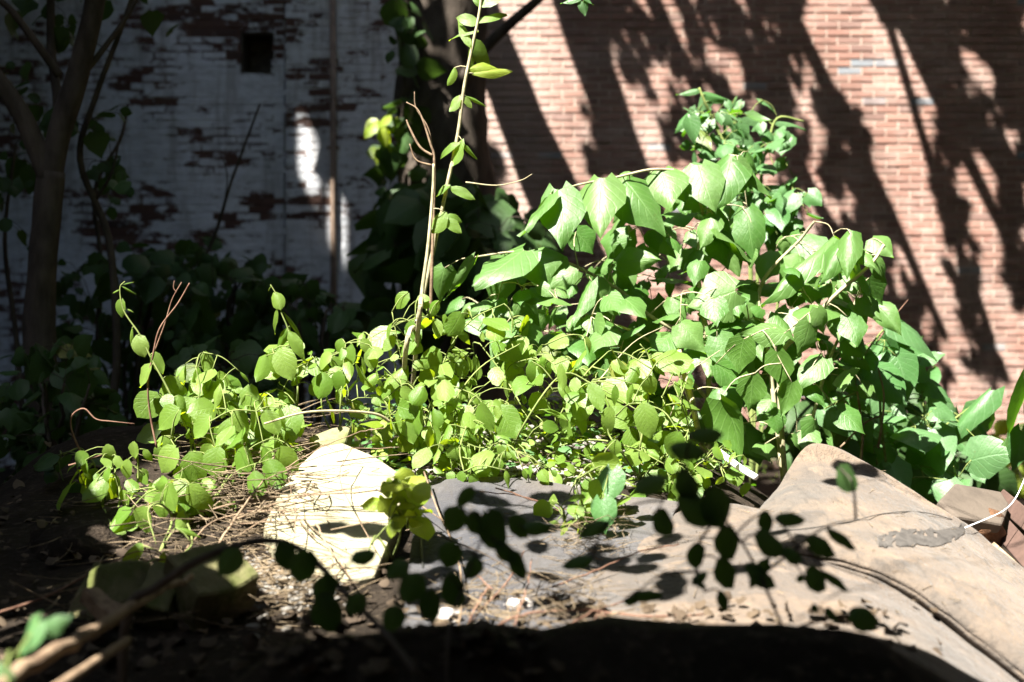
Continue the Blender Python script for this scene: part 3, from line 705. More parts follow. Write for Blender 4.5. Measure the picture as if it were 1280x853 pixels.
# back bush
b = P(940, 400, 5.0); b.z = H(b.x, b.y)
C = Plant('round_leaved_bush', 'round leaved bush rising behind the arching shrub against the red wall', 'bush', b, None, 'stem_green', 'blue')
C.stem([tuple(b), tuple(P(935, 260, 5)), tuple(P(900, 170, 5)), tuple(P(882, 130, 4.95)), tuple(P(874, 110, 4.95))], .012, .005, True)
C.stem([tuple(b), tuple(P(950, 250, 5)), tuple(P(960, 185, 5)), tuple(P(972, 148, 5)), tuple(P(1005, 152, 5))], .010, .004, True)
C.stem([tuple(b), tuple(P(985, 280, 5)), tuple(P(995, 220, 5))], .008, .004, True)
for h in [(872, 112, 845, 116, 4.95, 0, .4), (882, 118, 915, 124, 4.95, 0, .4), (886, 150, 862, 172, 4.9, 0, .85), (862, 142, 840, 162, 4.9, 0, .6), (950, 124, 974, 135, 5, 0, .5, (.3, -.3, .9)), (972, 152, 1010, 152, 5, 0, .25, (0, -.4, .9)), (900, 142, 918, 158, 4.9, 0, .9), (935, 145, 962, 155, 4.9, 0, .8), (876, 190, 905, 190, 4.85, 0, .8), (990, 172, 972, 186, 4.95, 0, .8)]:
    C.hero(*h[:7], face=h[7] if len(h) > 7 else None)
C.fill([(860, 130), (900, 110), (950, 140), (985, 165), (990, 215), (1010, 260), (960, 300), (900, 230), (850, 200)], 4.75, 5.3, 120, .06, .12, w=(.7, .95))
C.fill([(940, 230), (1010, 240), (1015, 290), (960, 310)], 4.5, 5.0, 40, .06, .11)
C.done()
# bindweed at right
b = P(1130, 600, 4.2); b.z = H(b.x, b.y)
D = Plant('bindweed', 'sprawling bindweed with blue green heart leaves right of the canvas peak', 'climber', b, None, 'stem_green', 'blue')
D.stem([tuple(b), tuple(P(1090, 560, 4.1)), tuple(P(1043, 512, 4.0)), tuple(P(1075, 488, 3.95)), tuple(P(1100, 470, 3.95))], .006, .0035, True)
D.stem([tuple(b), tuple(P(1140, 560, 4.3)), tuple(P(1170, 540, 4.3)), tuple(P(1205, 515, 4.3)), tuple(P(1235, 492, 4.3))], .006, .003, True)
D.stem([tuple(b), tuple(P(1075, 540, 4.2)), tuple(P(1070, 470, 4.2)), tuple(P(1090, 430, 4.2)), tuple(P(1116, 400, 4.2))], .007, .003, True)
D.stem([tuple(b), tuple(P(1105, 560, 4.0)), tuple(P(1100, 500, 4.0)), tuple(P(1103, 470, 4.0))], .006, .004, True)
for h in [(1116, 400, 1182, 436, 4.2, -.05, .7, (.1, -.6, .8)), (1118, 406, 1130, 450, 4.25, 0, .75, (0, -.7, .2)), (1093, 463, 1135, 505, 3.95, -.08, .95, UPF), (1030, 512, 1082, 545, 3.95, -.08, .7, UPF), (1165, 536, 1178, 592, 4.15, -.1, .95, UPF), (1150, 540, 1135, 575, 4.2, 0, .9, UPF),
          (1232, 512, 1205, 562, 4.35, 0, 1.0, (.3, -.7, .1)), (1238, 488, 1172, 545, 4.25, 0, .4, (-.5, -.5, .6)), (1150, 476, 1196, 498, 4.3, -.05, .65, UPF), (1115, 580, 1125, 630, 4.0, -.08, .9, UPF), (1105, 585, 1095, 615, 4.0, 0, .9, UPF), (1185, 600, 1178, 635, 4.0, -.05, 1.1, UPF), (1160, 560, 1140, 610, 4.15, 0, .9, (0, -.8, .1)),
          (1080, 450, 1105, 480, 4.2, 0, .9, (0, -.7, .2)), (1060, 560, 1085, 590, 4.0, 0, .9, UPF), (1128, 420, 1108, 452, 4.3, 0, .9, (0, -.7, .2))]:
    D.hero(*h[:7], face=h[7])
D.fill([(1050, 430), (1140, 430), (1170, 480), (1240, 500), (1220, 590), (1150, 630), (1050, 590)], 4.1, 4.7, 95, .08, .15)
D.done()
b = P(1300, 600, 4.0); b.z = H(b.x, b.y)
E = Plant('bindweed', 'dark heart leaved climber cut by the right edge over the planks', 'climber', b, None, 'stem_green', 'blue')
E.stem([tuple(b), tuple(P(1296, 540, 4)), tuple(P(1284, 480, 4))], .006, .004, True)
E.hero(1283, 478, 1262, 560, 3.95, 0, .9, (.8, -.6, .1)); E.hero(1290, 480, 1285, 540, 4.0, 0, .9, (.8, -.5, .1)); E.hero(1278, 540, 1270, 590, 4.0, 0, .7, (0, -.8, .4))
E.done()

# ------------------------------------------------------------------ small-leaved vines on the mound
def vine(label, base, shoots, fills=(), heroes=(), kind='vine', name='vine', stem='stem_green', cat='vine', rad=.0035, ground=True):
    b = P(*base) if len(base) == 3 else G(*base)
    if ground: b.z = min(b.z, H(b.x, b.y))
    pl = Plant(name, label, cat, b, None, stem, kind)
    for sh in shoots:
        q = [tuple(P(*p)) for p in sh[0]]
        if sh[1]: q = [tuple(b)]+q
        pl.stem(q, rad, rad*.45, True)
    for h in heroes:
        pl.hero(*h[:7], face=h[7] if len(h) > 7 and h[7] else None, kind=h[8] if len(h) > 8 else None, var=random.choice((0, 2)) if kind == 'dark' and name != 'sapling' else None)
    for f in fills: pl.fill(*f[:6], **(f[6] if len(f) > 6 else {}))
    pl.done(); return pl
fd = 3.3
vine('tall thin vine shoot with small hanging leaves at far left of the sunlit vines', (240, 600), [([(237, 547, fd), (211, 489, fd), (190, 450, fd), (175, 419, fd), (155, 389, fd), (150, 361, fd), (156, 352, fd)], 1)], [],
     [(152, 374, 148, 397, fd, 0, .7), (157, 386, 167, 389, fd, 0, .5, None, 'lance'), (172, 419, 178, 444, fd, -.02, .8), (165, 410, 157, 433, fd, 0, .5, None, 'lance'), (188, 456, 172, 484, fd, 0, .75), (193, 441, 203, 468, fd, 0, .65), (150, 362, 138, 365, fd, 0, .4, None, 'lance'), (152, 358, 170, 366, fd, 0, .35, None, 'lance'), (154, 356, 165, 350, fd, 0, .3, None, 'lance'), (211, 470, 222, 505, fd+.03, 0, .7, (.2, -.9, .1))])
vine('upright vine shoot with large round pale leaves in the left clump', (366, 560), [([(372, 500, 3.4), (370, 470, 3.4), (361, 416, 3.4), (352, 392, 3.4), (346, 370, 3.4), (338, 356, 3.4)], 1)], [([(335, 430), (385, 420), (400, 490), (340, 500)], 3.4, 3.65, 19, 0.048, 0.085)],
     [(343, 366, 349, 386, 3.4, -.02, .85), (347, 386, 336, 417, 3.4, 0, .5), (362, 408, 345, 440, 3.42, 0, .75, (.3, -.9, .2)), (361, 414, 376, 448, 3.36, -.03, .95), (355, 391, 382, 417, 3.42, 0, .28, None, 'lance'), (352, 436, 360, 474, 3.37, -.03, .85), (340, 440, 348, 470, 3.42, 0, .9), (340, 357, 333, 361, 3.4, 0, .4, None, 'lance'), (332, 445, 320, 478, 3.4, 0, .8)])
vine('main leafy vine clump at the left edge of the pale slab', (262, 640), [([(255, 600, fd), (240, 540, fd), (250, 490, fd), (245, 460, fd)], 1), ([(280, 590, fd), (300, 530, fd), (330, 490, fd)], 1), ([(230, 600, 3.25), (215, 540, 3.25), (205, 500, 3.3)], 1), ([(300, 570, 3.3), (350, 540, 3.3), (370, 520, 3.35)], 1)],
     [([(195, 490), (235, 465), (300, 490), (350, 490), (380, 530), (360, 570), (300, 590), (250, 620), (200, 590)], 3.15, 3.6, 96, 0.044, 0.090), ([(210, 455), (280, 460), (300, 500), (220, 510)], 3.35, 3.6, 30, 0.048, 0.085), ([(270, 520), (380, 520), (385, 575), (300, 590)], 3.05, 3.3, 25, 0.044, 0.081)],
     [(335, 575, 352, 612, 2.95, -.02, .9), (318, 590, 322, 626, 2.9, -.02, .95), (350, 560, 372, 590, 3.0, 0, .8), (305, 560, 300, 596, 3.0, 0, .9), (272, 560, 266, 598, 3.1, -.02, .95), (262, 520, 240, 548, 3.15, 0, .9), (330, 515, 348, 545, 3.15, 0, .9), (350, 510, 352, 542, 3.15, 0, .6), (220, 560, 196, 590, 3.15, 0, .9), (275, 480, 262, 512, 3.2, -.02, .9), (210, 600, 205, 640, 3.05, 0, .9), (312, 482, 314, 516, fd, -.02, .95), (286, 524, 291, 560, 3.22, -.03, .95), (298, 512, 302, 542, 3.2, -.02, .8), (240, 565, 247, 602, 3.12, -.02, .95), (224, 512, 192, 536, 3.2, 0, .85, (-.2, -.9, .2)), (256, 440, 262, 470, 3.4, 0, .7, (.1, -.9, .2)), (205, 545, 215, 580, 3.2, 0, .9), (228, 585, 235, 625, 3.1, 0, .8), (330, 560, 334, 595, 3.1, 0, .6), (245, 460, 230, 490, 3.35, 0, .3, None, 'lance'), (300, 465, 310, 480, 3.4, 0, .5, None, 'lance'), (232, 455, 225, 478, 3.35, 0, .3, None, 'lance')])
vine('young sprouts with small pale leaves low in the left shade', (140, 660), [([(150, 620, 3.1), (140, 580, 3.1), (136, 560, 3.1)], 1), ([(170, 610, 3.1), (172, 570, 3.1), (168, 555, 3.1)], 1), ([(120, 610, 3.15), (118, 580, 3.15), (108, 572, 3.15)], 1)],
     [([(100, 565), (180, 560), (195, 620), (180, 655), (120, 650), (70, 600)], 3.0, 3.3, 31, 0.036, 0.076), ([(60, 570), (120, 560), (130, 610), (70, 620)], 3.2, 3.5, 10, 0.064, 0.104, dict(kind='dark'))],
     [(134, 556, 138, 578, 3.08, 0, .8), (167, 553, 168, 574, 3.08, 0, .75), (160, 575, 153, 600, 3.08, 0, .7), (180, 562, 188, 578, 3.1, 0, .6), (140, 600, 138, 624, 3.05, 0, .9), (165, 600, 158, 625, 3.05, 0, .8)])
vine('low vine sprig with round leaves hanging over the mossy timbers', (200, 690), [([(215, 650, 2.8), (200, 630, 2.75), (185, 640, 2.7), (195, 680, 2.65)], 1), ([(228, 650, 2.8), (240, 680, 2.6), (215, 700, 2.5)], 1)],
     [([(150, 600), (290, 600), (300, 680), (180, 700)], 2.75, 3.05, 60, 0.044, 0.081)],
     [(182, 634, 172, 668, 2.8, 0, .95), (205, 618, 196, 650, 2.8, 0, .9), (230, 640, 222, 665, 2.75, 0, .9), (178, 682, 152, 702, 2.5, 0, .8, (0, -.8, .5)), (205, 690, 198, 730, 2.45, 0, .8, (0, -.9, .3)), (168, 725, 140, 755, 2.35, 0, .9, (.3, -.7, -.2)), (190, 715, 210, 745, 2.35, 0, .9, (.3, -.7, -.2)), (220, 660, 250, 668, 2.6, 0, .5, None, 'lance')])
vine('vine sprig with big round leaves beside the long pale stick', (425, 560), [([(425, 520, 3.35), (428, 470, 3.35), (432, 430, 3.35)], 1), ([(405, 520, 3.4), (400, 480, 3.4), (394, 450, 3.4)], 1)],
     [([(390, 440), (465, 430), (470, 500), (395, 505)], 3.3, 3.6, 33, 0.044, 0.081)],
     [(440, 430, 430, 464, 3.33, -.02, .95), (428, 424, 420, 442, 3.37, 0, .8), (452, 425, 468, 440, 3.37, 0, .8), (400, 470, 396, 498, 3.33, 0, .9), (425, 465, 420, 490, 3.33, 0, .8), (395, 446, 410, 465, 3.4, 0, .3, None, 'lance')])
# two bare climbing stems in the middle
vine('tall pair of pale climbing stems with paired small leaves in the middle', (505, 520), [([(505, 470, 3.6), (522, 400, 3.6), (540, 320, 3.6), (555, 250, 3.6), (572, 170, 3.6), (580, 110, 3.6), (590, 60, 3.6), (600, 10, 3.6), (606, -60, 3.6)], 1), ([(520, 440, 3.55), (527, 370, 3.55), (535, 310, 3.55), (541, 240, 3.55), (542, 205, 3.55)], 1)],
     [], [(574, 120, 562, 140, 3.6, 0, .7), (582, 120, 610, 130, 3.6, 0, .35, None, 'lance'), (580, 122, 590, 135, 3.6, 0, .6), (577, 175, 566, 208, 3.58, 0, .6, (-.6, -.6, .5)), (574, 180, 547, 190, 3.58, 0, .45), (576, 178, 598, 196, 3.58, 0, .5), (562, 232, 543, 245, 3.58, 0, .6), (564, 235, 594, 250, 3.58, 0, .5), (556, 266, 540, 292, 3.56, 0, .75), (558, 270, 578, 275, 3.58, 0, .6), (556, 275, 577, 292, 3.56, 0, .7),
         (568, 85, 556, 105, 3.6, 0, .6), (588, 60, 574, 20, 3.6, 0, .65, (.1, -.9, .1)), (592, 50, 612, 85, 3.6, 0, .55, (.1, -.9, .1)), (590, 55, 588, 90, 3.6, 0, .6, (.1, -.9, .1)), (596, 30, 570, 18, 3.6, 0, .6), (598, 28, 630, 10, 3.6, 0, .4), (598, 40, 560, 40, 3.6, 0, .35), (602, 10, 590, -20, 3.6, 0, .8), (602, 8, 625, -20, 3.6, 0, .8), (586, 85, 624, 82, 3.6, 0, .5, None, 'lemon'), (592, 92, 640, 84, 3.6, 0, .3, None, 'lemon')],
     stem='stem_pale', rad=.0085)
vine('tangled small leaved vine at the foot of the pale climbing stems', (520, 560), [([(515, 500, 3.5), (500, 440, 3.5), (490, 390, 3.5)], 1), ([(540, 500, 3.5), (560, 440, 3.5), (590, 400, 3.5), (630, 380, 3.5)], 1), ([(530, 520, 3.4), (510, 480, 3.4), (480, 500, 3.35)], 1), ([(560, 510, 3.4), (600, 460, 3.4), (650, 430, 3.4)], 1)],
     [([(450, 400), (500, 370), (560, 370), (600, 380), (660, 390), (660, 430), (600, 470), (560, 500), (470, 490)], 3.35, 3.75, 84, 0.036, 0.081), ([(470, 470), (560, 470), (590, 520), (560, 560), (480, 540)], 3.15, 3.5, 52, 0.036, 0.076), ([(400, 500), (500, 500), (520, 560), (430, 545)], 3.3, 3.5, 25, 0.032, 0.067, dict(kind='lemon'))],
     [(510, 366, 492, 384, 3.5, 0, .8), (492, 420, 478, 440, 3.45, 0, .8), (515, 402, 512, 430, 3.4, 0, .7), (545, 400, 548, 424, 3.4, 0, .8), (520, 425, 500, 445, 3.4, 0, .8)])
vine('trailing vine with drooping leaves above the gravel in the middle', (640, 585), [([(610, 540, 3.2), (600, 500, 3.2), (560, 480, 3.2)], 1), ([(600, 545, 3.15), (590, 520, 3.1), (575, 560, 3.05), (580, 590, 3.0)], 1), ([(650, 540, 3.2), (700, 470, 3.25), (740, 480, 3.25), (800, 515, 3.2)], 1)],
     [([(560, 490), (620, 490), (640, 560), (600, 600), (560, 590)], 3.0, 3.3, 44, 0.036, 0.081), ([(640, 450), (700, 440), (760, 470), (760, 510), (680, 510)], 3.3, 3.6, 37, 0.036, 0.071)],
     [(665, 452, 662, 480, 3.25, 0, .5), (738, 480, 752, 515, 3.1, -.02, .7), (770, 482, 764, 508, 3.1, 0, .9), (790, 480, 780, 508, 3.12, 0, .7), (762, 508, 758, 545, 3.08, 0, .5), (700, 456, 703, 490, 3.2, 0, .4), (580, 590, 572, 606, 3.0, 0, .8), (588, 594, 600, 608, 3.0, 0, .8), (632, 588, 636, 612, 2.95, 0, .7)])
vine('vine thicket with toothed leaves between gravel and shrub', (800, 600), [([(800, 560, 3.15), (810, 500, 3.2), (812, 450, 3.25), (800, 430, 3.25)], 1), ([(780, 570, 3.1), (760, 540, 3.1), (770, 520, 3.1)], 1), ([(830, 570, 3.15), (860, 540, 3.2), (850, 500, 3.25)], 1), ([(770, 600, 2.95), (740, 580, 2.95), (720, 600, 2.9)], 1)],
     [([(760, 440), (840, 430), (860, 480), (880, 560), (820, 600), (760, 580), (750, 520)], 3.1, 3.5, 81, 0.036, 0.081), ([(700, 585), (780, 570), (800, 620), (770, 650), (700, 640)], 2.8, 3.05, 25, 0.036, 0.076)],
     [(805, 505, 812, 548, 3.0, -.02, .75), (812, 470, 814, 495, 3.1, 0, .9), (765, 588, 758, 630, 2.75, -.03, .85, None, 'blue'), (752, 625, 755, 668, 2.7, -.03, .85, None, 'blue'), (748, 600, 740, 625, 2.8, 0, .9), (770, 550, 766, 570, 2.95, 0, .9), (848, 540, 838, 575, 2.95, 0, .8)])
vine('low tangle of tiny bright leaves between gravel and big leaved shrub', (690, 560), [([(660, 520, 3.4), (630, 470, 3.5), (600, 430, 3.55)], 1), ([(700, 520, 3.45), (730, 470, 3.5), (760, 440, 3.55)], 1), ([(640, 550, 3.2), (600, 560, 3.15), (560, 540, 3.15)], 1), ([(740, 550, 3.25), (790, 560, 3.15), (830, 580, 3.1)], 1)],
     [([(560, 430), (640, 420), (760, 420), (800, 470), (760, 560), (640, 570), (560, 530)], 3.3, 3.8, 85, .03, .075), ([(540, 540), (640, 560), (700, 590), (600, 600), (520, 585)], 3.0, 3.2, 40, .025, .06), ([(820, 540), (930, 560), (940, 610), (840, 610)], 3.0, 3.3, 46, .03, .06)], [])
vine('bright yellow green sprig drooping over the pale slab corner', (490, 700), [([(500, 670, 2.62), (503, 630, 2.62), (498, 600, 2.65)], 1), ([(485, 690, 2.6), (470, 670, 2.58), (460, 690, 2.5)], 1)],
     [([(482, 592), (520, 595), (526, 660), (480, 690), (445, 700), (460, 655)], 2.5, 2.68, 34, 0.032, 0.062)], [], kind='lemon')
vine('small yellow green sprig at the top of the grey felt', (700, 670), [([(705, 640, 2.75), (690, 625, 2.75)], 1), ([(720, 650, 2.7), (735, 655, 2.68)], 1)],
     [([(680, 620), (735, 625), (745, 680), (715, 685), (682, 660)], 2.65, 2.85, 18, 0.028, 0.052)], [], kind='vine')
# low ground cover plants round the gravel
gc = []
for k in range(1500):
    p = G(U(430, 980), U(500, 612)); 
    if p.y < 3.05: continue
    p = p+Vector((0, 0, U(.005, .10)))
    gc.append((random.choice(LM['vine']+LM['blue']), leaf_matrix(p, p+Vector((U(-1, 1), U(-1, 1), U(-.2, .5))).normalized()*U(.018, .045), Vector((0, -.3, 1))+rv()*.6)))
tag(merge('ground_cover', gc), 'low small leaved ground cover around the gravel', 'weeds', None, 'stuff')

# ------------------------------------------------------------------ shaded twigs close to the camera
vine('leafy twig in deep shade hanging before the tan canvas', (1000, 860, 1.6), [([(980, 790, 1.7), (940, 700, 1.78), (900, 640, 1.8), (860, 590, 1.8)], 1), ([(950, 720, 1.78), (990, 690, 1.78), (1030, 660, 1.78), (1070, 650, 1.8)], 0), ([(900, 640, 1.8), (870, 690, 1.8), (880, 740, 1.8)], 0), ([(980, 790, 1.7), (1030, 775, 1.75), (1075, 765, 1.78)], 0)], [],
     [(x0, y0, x1, y1, d, 0, w, (.2, -.8, .5)) for x0, y0, x1, y1, d, w in [(872, 680, 872, 714, 1.76, .8), (934, 708, 974, 732, 1.76, .6), (1010, 672, 1052, 690, 1.76, .6), (1036, 662, 1078, 682, 1.78, .35), (970, 648, 1010, 645, 1.78, .5), (955, 640, 968, 668, 1.78, .8), (946, 668, 985, 690, 1.76, .8), (980, 690, 1006, 700, 1.76, .8), (1010, 712, 1040, 735, 1.76, .9), (1030, 715, 1068, 735, 1.78, .3),
      (1005, 720, 996, 728, 1.76, .9), (1062, 770, 1104, 772, 1.74, .8), (1032, 762, 1050, 775, 1.74, .7), (1015, 757, 1026, 764, 1.74, .9), (866, 730, 884, 715, 1.78, .6), (868, 725, 885, 735, 1.78, .5), (905, 660, 925, 700, 1.78, .9), (890, 612, 915, 660, 1.78, .9), (830, 600, 790, 612, 1.78, .7), (850, 590, 880, 625, 1.78, .8), (850, 620, 900, 650, 1.78, .8), (900, 700, 925, 735, 1.78, .8), (865, 545, 905, 540, 1.76, .6), (900, 740, 915, 765, 1.76, .6), (820, 640, 845, 668, 1.78, .9), (790, 745, 830, 740, 1.76, .4), (780, 752, 800, 748, 1.76, .6), (840, 560, 885, 560, 1.8, .6), (960, 700, 940, 740, 1.77, .4), (760, 655, 720, 668, 1.8, .5), (740, 700, 700, 705, 1.8, .5), (1050, 585, 1075, 612, 1.9, 1.0)]], kind='dark', name='leafy_twig', cat='twig', stem='bark_dark', rad=.003)
vine('dark leafy twig in shade before the grey felt sheet', (560, 870, 1.55), [([(560, 800, 1.62), (580, 730, 1.72), (600, 680, 1.76), (620, 650, 1.78)], 1), ([(545, 790, 1.65), (520, 740, 1.7), (500, 710, 1.72)], 0)], [],
     [(x0, y0, x1, y1, d, 0, w, (.2, -.8, .5)) for x0, y0, x1, y1, d, w in [(575, 635, 560, 670, 1.76, .9), (590, 640, 600, 670, 1.76, .8), (610, 640, 630, 690, 1.76, .8), (640, 645, 665, 670, 1.78, .8), (570, 680, 555, 715, 1.74, .85), (620, 680, 650, 700, 1.76, .7), (640, 690, 660, 725, 1.76, .6), (600, 700, 580, 725, 1.74, .8), (525, 720, 500, 755, 1.68, .85), (510, 705, 480, 720, 1.7, .8), (535, 740, 545, 780, 1.66, .8), (560, 720, 580, 760, 1.7, .8), (500, 760, 480, 790, 1.64, .9), (655, 660, 690, 655, 1.78, .6), (590, 610, 570, 635, 1.8, .6)]], kind='dark', name='leafy_twig', cat='twig', stem='bark_dark', rad=.003)
vine('dark arching branch with round leaves across the lower left', (150, 790, 1.85), [([(160, 765, 1.85), (195, 735, 1.84), (260, 695, 1.8), (330, 676, 1.82), (380, 690, 1.8), (430, 740, 1.72), (480, 790, 1.62), (520, 840, 1.5)], 1)], [],
     [(x0, y0, x1, y1, d, 0, w, (.3, -.7, .4)) for x0, y0, x1, y1, d, w in [(385, 690, 375, 735, 1.76, .85), (350, 680, 372, 712, 1.78, .8), (410, 720, 405, 760, 1.72, .9), (400, 745, 430, 790, 1.66, .8), (455, 745, 430, 770, 1.66, .8), (300, 690, 270, 720, 1.76, .8), (440, 700, 470, 690, 1.74, .7)]], kind='dark', name='arching_branch', cat='branch', stem='bark_dark', rad=.0085)
vine('blurred bright green leaf sprig in the lower left corner', (20, 890, 1.25), [([(10, 850, 1.3), (20, 820, 1.35), (40, 790, 1.38)], 1)], [], [(48, 778, 14, 822, 1.38, -.01, .85, (-.3, -.7, .7)), (60, 790, 90, 770, 1.42, 0, .7, (.3, -.7, .1)), (0, 835, -20, 850, 1.3, 0, .8), (6, 838, 18, 850, 1.3, 0, .6)], kind='blue', name='leafy_twig', cat='twig', rad=.0025)
vine('small leafy twig hanging in at the top edge before the red wall', (720, -60, 3.6), [([(725, -20, 3.6), (730, 5, 3.6)], 1)], [], [(728, 2, 732, 20, 3.6, 0, .8), (724, -4, 700, 2, 3.6, 0, .5), (728, -6, 742, 6, 3.6, 0, .5)], ground=False, kind='blue', name='leafy_twig', cat='twig', rad=.002)

# ------------------------------------------------------------------ cloth sheets, slab and debris
def sheet(rows, nu=10, nv=10, bumps=.006, thick=.006, freq=7, seed=0):
    """smooth sheet through rows of points, given a thickness"""
    g = [spline([tuple(P(*p)) for p in r], nu) for r in rows]
    cols = [spline([g[j][i] for j in range(len(g))], nv) for i in range(len(g[0]))]
    sheet.cols = cols; nx_, ny_ = len(cols), len(cols[0]); V = []; Fc = []
    for c in cols:
        for p in c:
            p = Vector(p); k = noise.noise(p*freq+Vector((seed, 0, 0)))*bumps+noise.noise(p*freq*3.3)*bumps*.4
            V.append(p+Vector((0, -.4, .9))*k)
    n = len(V); V += [p+Vector((0, .3, -.95))*thick for p in V]
    for i in range(nx_-1):
        for j in range(ny_-1):
            a = i*ny_+j; q = (a, a+ny_, a+ny_+1, a+1); Fc.append(q); Fc.append(tuple(n+x for x in q[::-1]))
    rim = [i*ny_ for i in range(nx_)]+[(nx_-1)*ny_+j for j in range(1, ny_)]+[i*ny_+ny_-1 for i in range(nx_-2, -1, -1)]+[j for j in range(ny_-2, 0, -1)]
    for k in range(len(rim)):
        a, b_ = rim[k], rim[(k+1) % len(rim)]; Fc.append((a, n+a, n+b_, b_))
    sheet.all.append(([tuple(v) for v in V], Fc)); mb = MB(); mb.v = V; mb.f = Fc; return mb
sheet.all = []
tp = empty('canvas_sheet', P(1100, 700, 2.6), 'dirty tan canvas sheet folded over the mound with a pointed peak', 'tarpaulin')
sheet([[(700, 866, 1.62), (900, 864, 1.64), (1050, 866, 1.68), (1150, 876, 1.72), (1320, 935, 1.8)],
       [(740, 820, 1.86), (880, 815, 1.9), (1030, 818, 1.92), (1140, 832, 1.94), (1330, 915, 1.98)],
       [(720, 770, 2.18), (860, 760, 2.2), (1000, 750, 2.2), (1120, 778, 2.16), (1330, 905, 2.10)],
       [(710, 715, 2.52), (830, 700, 2.55), (960, 690, 2.5), (1090, 725, 2.42), (1330, 880, 2.22)],
       [(730, 655, 2.88), (830, 650, 2.85), (940, 645, 2.75), (1060, 680, 2.62), (1320, 840, 2.40)],
       [(760, 630, 3.15), (840, 632, 3.1), (930, 632, 3.0), (1050, 670, 2.9), (1310, 820, 2.7)]], 12, 11, .013, .008, 6, 1).build('lower_sheet', M['canvas_low'], tp, True)
sheet([[(930, 684, 2.56), (1000, 696, 2.50), (1080, 716, 2.44), (1160, 760, 2.36), (1240, 822, 2.27), (1330, 895, 2.16)],
       [(930, 676, 2.58), (1003, 687, 2.485), (1085, 706, 2.415), (1164, 749, 2.325), (1246, 808, 2.225), (1335, 882, 2.12)],
       [(935, 664, 2.64), (1008, 668, 2.55), (1092, 688, 2.48), (1172, 728, 2.39), (1256, 784, 2.28), (1340, 850, 2.18)],
       [(945, 642, 2.80), (1010, 628, 2.78), (1095, 640, 2.74), (1180, 684, 2.64), (1270, 745, 2.5), (1345, 800, 2.4)],
       [(962, 622, 2.96), (1006, 585, 3.05), (1090, 598, 3.02), (1186, 654, 2.9), (1282, 724, 2.74), (1350, 778, 2.62)],
       [(975, 612, 3.04), (1016, 559, 3.13), (1098, 588, 3.08), (1192, 646, 2.96), (1288, 718, 2.80), (1352, 774, 2.68)],
       [(990, 640, 3.14), (1026, 590, 3.24), (1106, 610, 3.2), (1200, 676, 3.08), (1295, 750, 2.9), (1355, 800, 2.75)],
       [(990, 720, 3.2), (1030, 720, 3.3), (1110, 730, 3.25), (1200, 760, 3.12), (1300, 830, 2.95), (1355, 870, 2.8)]], 12, 11, .015, .012, 5, 3).build('folded_flap', M['canvas'], tp, True)
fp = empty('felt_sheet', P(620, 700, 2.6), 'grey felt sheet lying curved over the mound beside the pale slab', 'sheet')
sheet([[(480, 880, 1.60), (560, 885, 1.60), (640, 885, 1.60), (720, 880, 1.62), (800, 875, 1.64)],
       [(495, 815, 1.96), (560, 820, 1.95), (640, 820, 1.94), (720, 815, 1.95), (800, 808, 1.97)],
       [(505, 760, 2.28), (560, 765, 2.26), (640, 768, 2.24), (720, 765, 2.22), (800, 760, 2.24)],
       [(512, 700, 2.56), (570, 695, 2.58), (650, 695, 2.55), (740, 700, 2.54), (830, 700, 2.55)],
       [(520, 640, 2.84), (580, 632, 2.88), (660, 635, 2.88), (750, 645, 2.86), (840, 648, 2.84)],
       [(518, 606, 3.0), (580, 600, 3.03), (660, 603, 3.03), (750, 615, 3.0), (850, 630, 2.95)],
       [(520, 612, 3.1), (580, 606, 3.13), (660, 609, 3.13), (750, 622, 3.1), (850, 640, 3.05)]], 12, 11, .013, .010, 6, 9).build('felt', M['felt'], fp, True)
from mathutils.bvhtree import BVHTree
trees = [BVHTree.FromPolygons(v_, f_) for v_, f_ in sheet.all]
def T(px, py, lift=0):
    """where the sight line through a photo pixel meets a cloth, the slab or the ground"""
    g = G(px, py); o = Vector((0, 0, CAMZ)); d = (g-o); L = d.length+.6; d.normalize(); best = None
    for t_ in trees:
        h = t_.ray_cast(o, d, L)
        if h[0] is not None and (best is None or h[3] < best[1]): best = (h[0], h[3])
    p = best[0] if best else g
    return p+Vector((0, -.3, .95))*lift
mb = MB(); nn = 26
for i in range(nn):
    f = i/(nn-1); x = 1098+108*f; yt = 672-18*f-4*math.sin(f*6); h_ = 10+6*math.sin(f*3.1)
    for k in range(6): mb.v.append(T(x+noise.noise(Vector((i*.8, k, 4)))*3, yt+h_*k/5*1.3+noise.noise(Vector((i*.9, k*.7, 1)))*5, 0.0012+.0016*R()))
mb.f = [(i*6+k, i*6+6+k, i*6+7+k, i*6+k+1) for i in range(nn-1) for k in range(5) if not (noise.noise(Vector((i*.7, k*2.3, 9))) > .22 and k in (0, 1, 4))]
tag(mb.build('torn_patch', M['patch'], tp), 'ragged grey remnant stuck on the tan canvas')
mb = MB(); mb.tube(spline([tuple(T(x, y, .002)) for x, y in [(985, 664), (1020, 660), (1060, 654), (1105, 643), (1150, 641), (1190, 650)]], 5), .0012, 4); mb.build('seam', M['patch'], tp)
mb = MB(); q = spline([tuple(T(*p, .004)) for p in [(523, 625), (526, 660), (528, 700), (531, 740), (534, 775)]], 6); mb.tube(q, 0.0035, 5)
tag(mb.build('black_cord', M['black'], None, True), 'thin black cord lying straight across the grey felt', 'cord')
